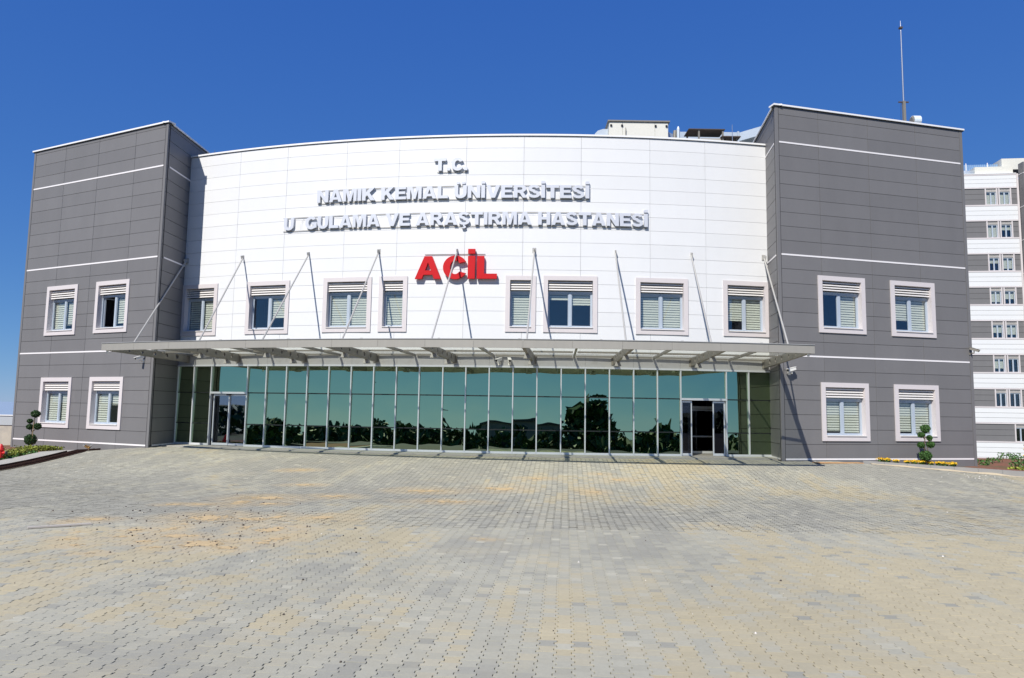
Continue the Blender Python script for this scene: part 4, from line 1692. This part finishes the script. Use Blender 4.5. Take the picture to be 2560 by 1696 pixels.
# ---------------------------------------------------------------- planting
def ball(b, c, r, n, size, Rr, flat=1.0):
    for _ in range(n):
        while True:
            d = Vector((Rr.uniform(-1, 1), Rr.uniform(-1, 1), Rr.uniform(-1, 1)))
            if .2 < d.length < 1:
                break
        d.normalize()
        q = r * (1 - .45 * Rr.random() ** 2.0) * (1 + .10 * math.sin(9 * d.x + 5 * d.z))
        b.leaf((c[0] + d.x * q, c[1] + d.y * q, c[2] + d.z * q * flat), size * Rr.uniform(.7, 1.3), Rr)


def topiary(label, base, k, balls, stems, stake, leaf_m, seed):
    x0, y0, z0 = base
    t = thing('topiary_tree', label, 'topiary tree', base, 'cloud pruned topiary trees by the facade')
    Rr = random.Random(seed)
    b = MB()
    for st in stems:
        b.tube([(x0 + a * k, y0 + c, z0 + z * k) for a, c, z in st], [.022, .016, .012][:len(st)] if len(st) <= 3 else .014, 6)
    b.build('trunk', 'wood', t)
    for a, z, r, fl in balls:
        b = MB()
        ball(b, (x0 + a * k, y0 + Rr.uniform(-.05, .05), z0 + z * k), r * k * .90, int(350 + r * 14), .032, Rr, fl)
        b.build('foliage_ball', leaf_m, t)
        # inner mass so that the ball is not hollow
        b = MB()
        ball(b, (x0 + a * k, y0, z0 + z * k), r * k * .58, int(90 + r), .06, Rr, fl)
        b.build('inner_foliage', leaf_m, t)
    if stake:
        b = MB()
        b.tube([(x0 + a * k, y0 - .12, z0 + z * k) for a, z in stake], .016, 6)
        b.build('stake', 'stake', t)


topiary('dark cloud pruned topiary tied to a stake by the left wing', (-21.12, 31.6, -.25), .00251,
        [(20, 165, 105, 1), (-5, 390, 58, .85), (-25, 490, 48, .85), (125, 400, 62, 1.0), (60, 615, 78, .85)],
        [((0, 0, -40), (10, 0, 130), (30, 0, 300)), ((30, 0, 300), (-5, 0, 390)), ((30, 0, 300), (90, .02, 360), (125, .02, 400)), ((60, .02, 360), (55, 0, 480), (60, 0, 615)), ((-5, 0, 390), (-25, 0, 490))],
        [(72, -50), (78, 480)], 'leaf_dark', 3)
topiary('bright green cloud pruned topiary among yellow flowers by the right wing', (17.07, 29.62, -.30), .00254,
        [(5, 195, 103, .85), (-58, 365, 58, .85), (98, 375, 66, .85), (-38, 530, 56, .85), (90, 480, 46, 1.1), (25, 630, 76, .95)],
        [((-20, 0, -30), (-12, 0, 100), (0, 0, 300)), ((40, .02, -30), (45, 0, 120), (55, 0, 380)), ((0, 0, 300), (15, 0, 480), (25, 0, 630)), ((55, 0, 340), (98, 0, 375)), ((10, 0, 300), (-58, 0, 365)), ((10, 0, 460), (-38, 0, 530)), ((55, 0, 380), (90, 0, 480))],
        None, 'leaf_mid', 4)

# low hedge along the left kerb
t = thing('low_hedge', 'low yellow green clipped hedge along the left kerb', 'hedge', (-20.6, 29.5, -.45))
b = MB()
Rr = random.Random(9)
for q in range(4200):
    f = Rr.random()
    y = 26.6 + 5.2 * f
    x = float(kerb_l(y)) - 1.25 - abs(Rr.gauss(0, .45))
    h = .23 * (0.8 + .3 * math.sin(y * 2.1) * .5 + .2 * Rr.random())
    z = gz1(kerb_l(y), y) + h * Rr.random() ** .6
    b.leaf((x, y, z), .05, Rr)
b.build('foliage', 'leaf_hedge', t)
b = MB()
for q in range(26):
    y = 26.6 + 5.2 * q / 25
    x = float(kerb_l(y)) - 1.5
    zz = gz1(kerb_l(y), y)
    b.tube([(x, y, zz - .1), (x + .03, y, zz + .14)], .012, 5)
b.build('stem', 'wood', t)
b = MB()
for q in range(2600):
    y = 22 + 8.0 * Rr.random()
    x = float(kerb_l(y)) - 1.0 - 1.6 * Rr.random() ** 1.5
    b.leaf((x, y, gz1(kerb_l(y), y) + .01 + .11 * Rr.random()), .06, Rr)
o = b.build('ground_cover', 'leaf_ground')
tag(o, kind='stuff')

# yellow flower clumps along the right kerb
proto = None
Rf = random.Random(12)
for vx in (2186, 2202, 2215, 2231, 2251, 2275, 2291, 2308, 2326, 2345, 2358, 2374):
    D = 29.4
    x = (vx - 1280) / 1780 * D + .02 * 29.4 * .0
    y = float(kerb_r(x)) + .42
    zb = kr_top(x) - .02
    sc_ = Rf.uniform(.75, 1.1)
    if proto is None:
        root = thing('flower_clump', 'low clump of yellow flowers behind the right kerb', 'flowers', (x, y, zb), 'yellow flower clumps along the right kerb')
        b = MB()
        ball(b, (x, y, zb + .05), .12, 60, .06, Rf, .6)
        b.build('leaves', 'leaf_mid', root)
        b = MB()
        for q in range(90):
            a, r = Rf.uniform(0, 6.28), .15 * math.sqrt(Rf.random())
            b.leaf((x + r * math.cos(a), y + r * math.sin(a), zb + .14 + .05 * Rf.random() - r * .2), .045, Rf)
        b.build('blossom', 'petal', root)
        proto = root
    else:
        root = proto.copy()
        COL.objects.link(root)
        root.location = (x, y, zb)
        for ch in proto.children:
            c = ch.copy()
            COL.objects.link(c)
            c.parent = root
    root.scale = (sc_, sc_, sc_)
    root.rotation_euler = (0, 0, Rf.uniform(0, 6))

# shrubs and weeds on the soil bank at the far right
b = MB()
Rr = random.Random(21)
for cx_, cy_, r_, n_ in ((22.3, 34.0, .30, 220), (23.4, 33.0, .32, 260), (24.6, 36.5, .25, 160), (26.6, 37.5, .35, 260), (22.6, 38.6, .25, 200), (25.2, 39.6, .3, 260), (27.3, 39.4, .4, 300), (26.0, 34.6, .2, 120)):
    for q in range(int(n_ * .5)):
        a, rr_ = Rr.uniform(0, 6.28), r_ * 1.5 * math.sqrt(Rr.random())
        b.leaf((cx_ + rr_ * math.cos(a), cy_ + rr_ * math.sin(a) * .7, -.44 + r_ * .8 * Rr.random()), .065, Rr)
tag(b.build('weeds', 'leaf_ground'), kind='stuff')
for lab, x, y, r_ in (('yellow leaved shrub on the soil bank at the right picture edge', 23.9, 32.6, .55), ('low yellow shrub strip on the red soil beside the right wing', 22.2, 30.8, .28)):
    t = thing('yellow_shrub', lab, 'shrub', (x, y, -.45), 'yellow shrubs on the soil bank')
    b = MB()
    for q in range(420):
        a, rr_ = Rr.uniform(0, 6.28), r_ * math.sqrt(Rr.random())
        wx = 1.0 if r_ > .4 else 3.2
        b.leaf((x + rr_ * math.cos(a) * wx, y + rr_ * math.sin(a) * .6, -.45 + (1.9 if r_ > .4 else .5) * r_ * Rr.random()), .075, Rr)
    b.build('foliage', 'leaf_hedge' if r_ < .4 else 'petal', t)
    b = MB()
    for q in range(5):
        b.tube([(x + .05 * q - .1, y, -.5), (x + .12 * q - .2, y, -.2)], .012, 5)
    b.build('stem', 'wood', t)

# ---------------------------------------------------------------- hydrant, inlet, bars, planks
hx, hy = -20.02, 28.3
hz = gz1(kerb_l(hy), hy)
t = thing('fire_hydrant', 'red fire hydrant at the left edge beside the hedge', 'hydrant', (hx, hy, hz))
b = MB()
b.tube([(hx, hy, hz), (hx, hy, hz + .05), (hx, hy, hz + .06), (hx, hy, hz + .36), (hx, hy, hz + .40)], [.15, .15, .10, .10, .13], 14)
b.build('barrel', 'red_paint', t)
b = MB()
b.tube([(hx, hy, hz + .40), (hx, hy, hz + .44), (hx, hy, hz + .58), (hx, hy, hz + .64)], [.13, .12, .07, .03], 14)
b.build('bonnet', 'red_paint', t)
for sx in (-1, 1):
    b = MB()
    b.tube([(hx + sx * .09, hy, hz + .30), (hx + sx * .20, hy, hz + .30)], .06, 10)
    no = b.build('outlet', 'red_paint', t)
    b = MB()
    b.tube([(hx + sx * .20, hy, hz + .30), (hx + sx * .24, hy, hz + .30)], .068, 10)
    b.build('outlet_cap', 'drip', no)
ix, iy = -18.95, 32.35
iz = gz1(ix, iy)
t = thing('fire_inlet', 'small twin brass fire hose inlet standing by the left wing', 'hose inlet', (ix, iy, iz))
b = MB()
b.tube([(ix, iy, iz - .05), (ix, iy, iz + .16)], .055, 10)
b.tube([(ix, iy, iz + .10), (ix, iy, iz + .13)], .085, 10)
b.build('riser', 'steel', t)
for sx in (-1, 1):
    b = MB()
    b.tube([(ix, iy, iz + .17), (ix + sx * .13, iy - .09, iz + .29)], .06, 10)
    no = b.build('nozzle', 'brass', t)
    b = MB()
    b.tube([(ix + sx * .13, iy - .09, iz + .29), (ix + sx * .17, iy - .12, iz + .33)], .075, 10)
    b.build('nozzle_cap', 'steel', no)
bars = [(-18.60, 23.0, -18.33, 30.6, 0), (-18.50, 23.6, -18.10, 31.7, 0), (-18.38, 22.5, -18.22, 30.2, 0), (-18.30, 23.2, -17.90, 31.5, 0), (-18.46, 23.0, -18.18, 29.6, 1), (-18.28, 24.0, -17.98, 31.2, 0)]
for k, (xa, ya, xb, yb, up) in enumerate(bars):
    t = thing('steel_bar', 'long rusty steel angle bar in the bundle lying along the left kerb', 'steel bar', (xa, ya, gz1(xa, ya)), 'rusty steel bars along the left kerb')
    n = 6
    for w, h, dx, dz in ((.075, .012, 0, .008 + .08 * up), (.012, .075, -.03, .05 + .08 * up)):
        b = MB()
        for q in range(n):
            f0, f1 = q / n, (q + 1) / n
            p0 = (xa + (xb - xa) * f0 + dx, ya + (yb - ya) * f0)
            p1 = (xa + (xb - xa) * f1 + dx, ya + (yb - ya) * f1)
            b.bar((*p0, gz1(*p0) + dz + .02), (*p1, gz1(*p1) + dz + .02), w, h)
        b.build('flange', 'rust', t)
for lab, a, c, w, m in (('orange wooden plank lying flat against the right wing base', (12.05, 28.45), (14.15, 29.05), .34, 'plank'),
                        ('pale thin board lying on the pavers at the left', (-9.11, 13.77), (-8.28, 14.41), .09, 'pale_plank')):
    b = MB()
    za, zc = gz1(*a) + .012, gz1(*c) + .012
    b.bar((*a, za + .012), (*c, zc + .012), w, .03)
    o = b.build('plank', m, loc=(a[0], a[1], za))
    tag(o, lab, 'plank')

# ---------------------------------------------------------------- loose sand, stones, chips
sx_, sy_, keepc = [], [], []
step = .022
b = MB()
GX, GY = np.arange(-10, 5, step), np.arange(11, 26, step)
XX, YY = np.meshgrid(GX, GY)
H = np.full(XX.shape, -1.0)
for cx_, cy_, rx, ry in patches:
    rx, ry = rx * 1.25, ry * 1.25
    dd = ((XX - cx_) / rx) ** 2 + ((YY - cy_) / ry) ** 2
    H = np.maximum(H, 1 - dd)
nz = .50 * vnoise(XX * 5, YY * 3.2, 41) + .35 * vnoise(XX * 13, YY * 9, 42) + .95 * vnoise(XX * 37, YY * 33, 43)
H = (H * 1.25 + 0.12) - nz * 1.0
ZZ = gz(XX, YY) + np.clip(H * .012, -.002, .010) + .0012
ok = H > 0
cell = ok[:-1, :-1] & ok[1:, :-1] & ok[1:, 1:] & ok[:-1, 1:]
idx = -np.ones(XX.shape, int)
jj_, ii_ = np.nonzero(cell)
for j, i in zip(jj_, ii_):
    q = []
    for dj, di in ((0, 0), (0, 1), (1, 1), (1, 0)):
        if idx[j + dj, i + di] < 0:
            idx[j + dj, i + di] = len(b.v)
            b.v.append((XX[j + dj, i + di], YY[j + dj, i + di], ZZ[j + dj, i + di]))
        q.append(int(idx[j + dj, i + di]))
    b.f.append(tuple(q))
tag(b.build('sand', 'sand', smooth=True), kind='stuff')
# pale sand swept against the right kerb
b = MB()
Rr = random.Random(31)
xs_k = np.arange(14.9, 27, .08)
for i in range(len(xs_k) - 1):
    ring = []
    for x in (xs_k[i], xs_k[i + 1]):
        yk = float(kerb_r(x))
        w = .06 + .16 * float(vnoise(np.array(x * 1.7), np.array(3.0), 51)) + .12 * float(vnoise(np.array(x * 6.0), np.array(1.0), 52))
        h = .012 + .07 * float(vnoise(np.array(x * 1.3), np.array(7.0), 53))
        g = gz1(x, yk)
        ring.append([(x, yk + .03, g + h), (x, yk - w * .4, g + h * .5), (x, yk - w, g - .004)])
    b.quad(ring[0][0], ring[1][0], ring[1][1], ring[0][1])
    b.quad(ring[0][1], ring[1][1], ring[1][2], ring[0][2])
tag(b.build('sand', 'sand_pale', smooth=True), kind='stuff')


def pebble(b, x, y, r, Rr):
    z = gz1(x, y)
    i = len(b.v)
    for k in range(5):
        a = k * 1.2566 + Rr.uniform(-.3, .3)
        q = r * Rr.uniform(.7, 1.2)
        b.v.append((x + q * math.cos(a), y + q * math.sin(a), z - .002))
    for k in range(5):
        a = k * 1.2566 + Rr.uniform(-.3, .3)
        q = r * Rr.uniform(.4, .8)
        b.v.append((x + q * math.cos(a), y + q * math.sin(a), z + r * Rr.uniform(.7, 1.1)))
    for k in range(5):
        l = (k + 1) % 5
        b.f.append((i + k, i + l, i + 5 + l, i + 5 + k))
    b.f.append(tuple(i + 5 + k for k in range(5)))


b = MB()
Rr = random.Random(77)
for q in range(430):
    if Rr.random() < .82:
        y = Rr.gauss(14.6, 2.3)
        x = Rr.gauss(-.42 * y, 1.7)
    else:
        y = Rr.uniform(6, 26)
        x = Rr.uniform(-.6, .6) * y
    pebble(b, x, y, (.008 + .020 * Rr.random() ** 3) * min(1.0, y / 13), Rr)
tag(b.build('loose_stones', 'stone'), kind='stuff')
b = MB()
for q in range(70):
    if Rr.random() < .55:
        x, y = Rr.gauss(17.6, .9), Rr.gauss(26.6, .35)
    else:
        y = Rr.uniform(6, 24)
        x = Rr.uniform(-.6, .7) * y
    pebble(b, x, y, (.008 + .018 * Rr.random() ** 2) * min(1.0, y / 13), Rr)
tag(b.build('stone_chips', 'chip'), kind='stuff')

# ---------------------------------------------------------------- what the glass mirrors: bushes, trees, a shed behind the viewer
b = MB()
Rr = random.Random(5)


def bush(x, y, w, h, n, s=.5):
    z0 = land_z(x, y)
    for _ in range(n):
        a, q = Rr.uniform(0, 6.28), math.sqrt(Rr.random())
        hh = Rr.random() ** .8
        ww = w * (1 - .55 * hh ** 2)
        b.leaf((x + ww * q * math.cos(a), y + ww * q * math.sin(a), z0 + h * hh), s * Rr.uniform(.6, 1.4), Rr)


for k in range(64):
    x = -95 + k * 2.6 + Rr.uniform(-1, 1)
    y = -38 - Rr.uniform(0, 16)
    h = Rr.uniform(2.8, 5.2)
    if -16 < x < 8:
        h *= .62
    elif -62 < x <= -16:
        h += .9
    bush(x, y, h * .55, h + (.6 if -60 < x < -16 else 0), 110, .75)
for k in range(70):
    x = -78 + k * 1.75 + Rr.uniform(-.6, .6)
    bush(x, -15.5 - Rr.uniform(0, 3), 1.6, Rr.uniform(2.4, 3.6), 90, .5)
for k in range(34):
    bush(-38 - Rr.uniform(0, 16), -12 + k * 1.15, 1.6, Rr.uniform(1.5, 2.9), 80, .5)
for x, y, w, h in ((9.0, -30, 3.4, 7.6), (13.5, -31, 3.8, 8.3), (17.0, -33, 3.0, 6.6), (30, -34, 4.5, 6.0), (36, -33, 3.5, 5.2), (-48, -40, 3, 6.0), (-33, -42, 2.4, 5.6)):
    bush(x, y, w, h, 520, .8)
tag(b.build('distant_wood', 'leaf_dark'), kind='stuff')
t = thing('shed_building', 'low flat roofed grey shed mirrored in the middle of the glass front', 'building', (-4, -46, -3.4))
b = MB()
b.box(-16, 7, -52, -44, -4, 2.6)
b.build('wall', 'barn', t)
b = MB()
b.box(-16.3, 7.3, -52.3, -43.7, 2.602, 2.9)
b.build('roof', 'barn_roof', t)
for x in np.arange(-14.5, 6, 3.4):
    b = MB()
    b.box(x, x + 1.3, -43.99, -43.95, -.6, 1.2)
    b.build('window', 'black', t)
for x, y, h, lab in ((-39.0, -24.0, 9.0, 'tall street lamp mirrored in the left half of the glass front'),
                     (-19.6, -24.0, 5.6, 'shorter street lamp mirrored in the middle of the glass front')):
    z0 = land_z(x, y)
    t = thing('street_lamp', lab, 'street lamp', (x, y, z0), 'street lamps across the road')
    b = MB()
    b.tube([(x, y, z0), (x, y, z0 + h)], [.09, .05], 8)
    b.build('post', 'steel_paint', t)
    b = MB()
    b.tube([(x, y, z0 + h - .02), (x + .4, y, z0 + h + .25), (x + 1.1, y, z0 + h + .42)], .035, 6)
    b.build('arm', 'steel_paint', t)
    b = MB()
    b.hexa([(x + .95, y - .11, z0 + h + .36), (x + 1.5, y - .08, z0 + h + .44), (x + 1.5, y + .08, z0 + h + .44), (x + .95, y + .11, z0 + h + .36),
            (x + .95, y - .11, z0 + h + .46), (x + 1.5, y - .08, z0 + h + .50), (x + 1.5, y + .08, z0 + h + .50), (x + .95, y + .11, z0 + h + .46)])
    b.build('lamp_head', 'steel_paint', t)
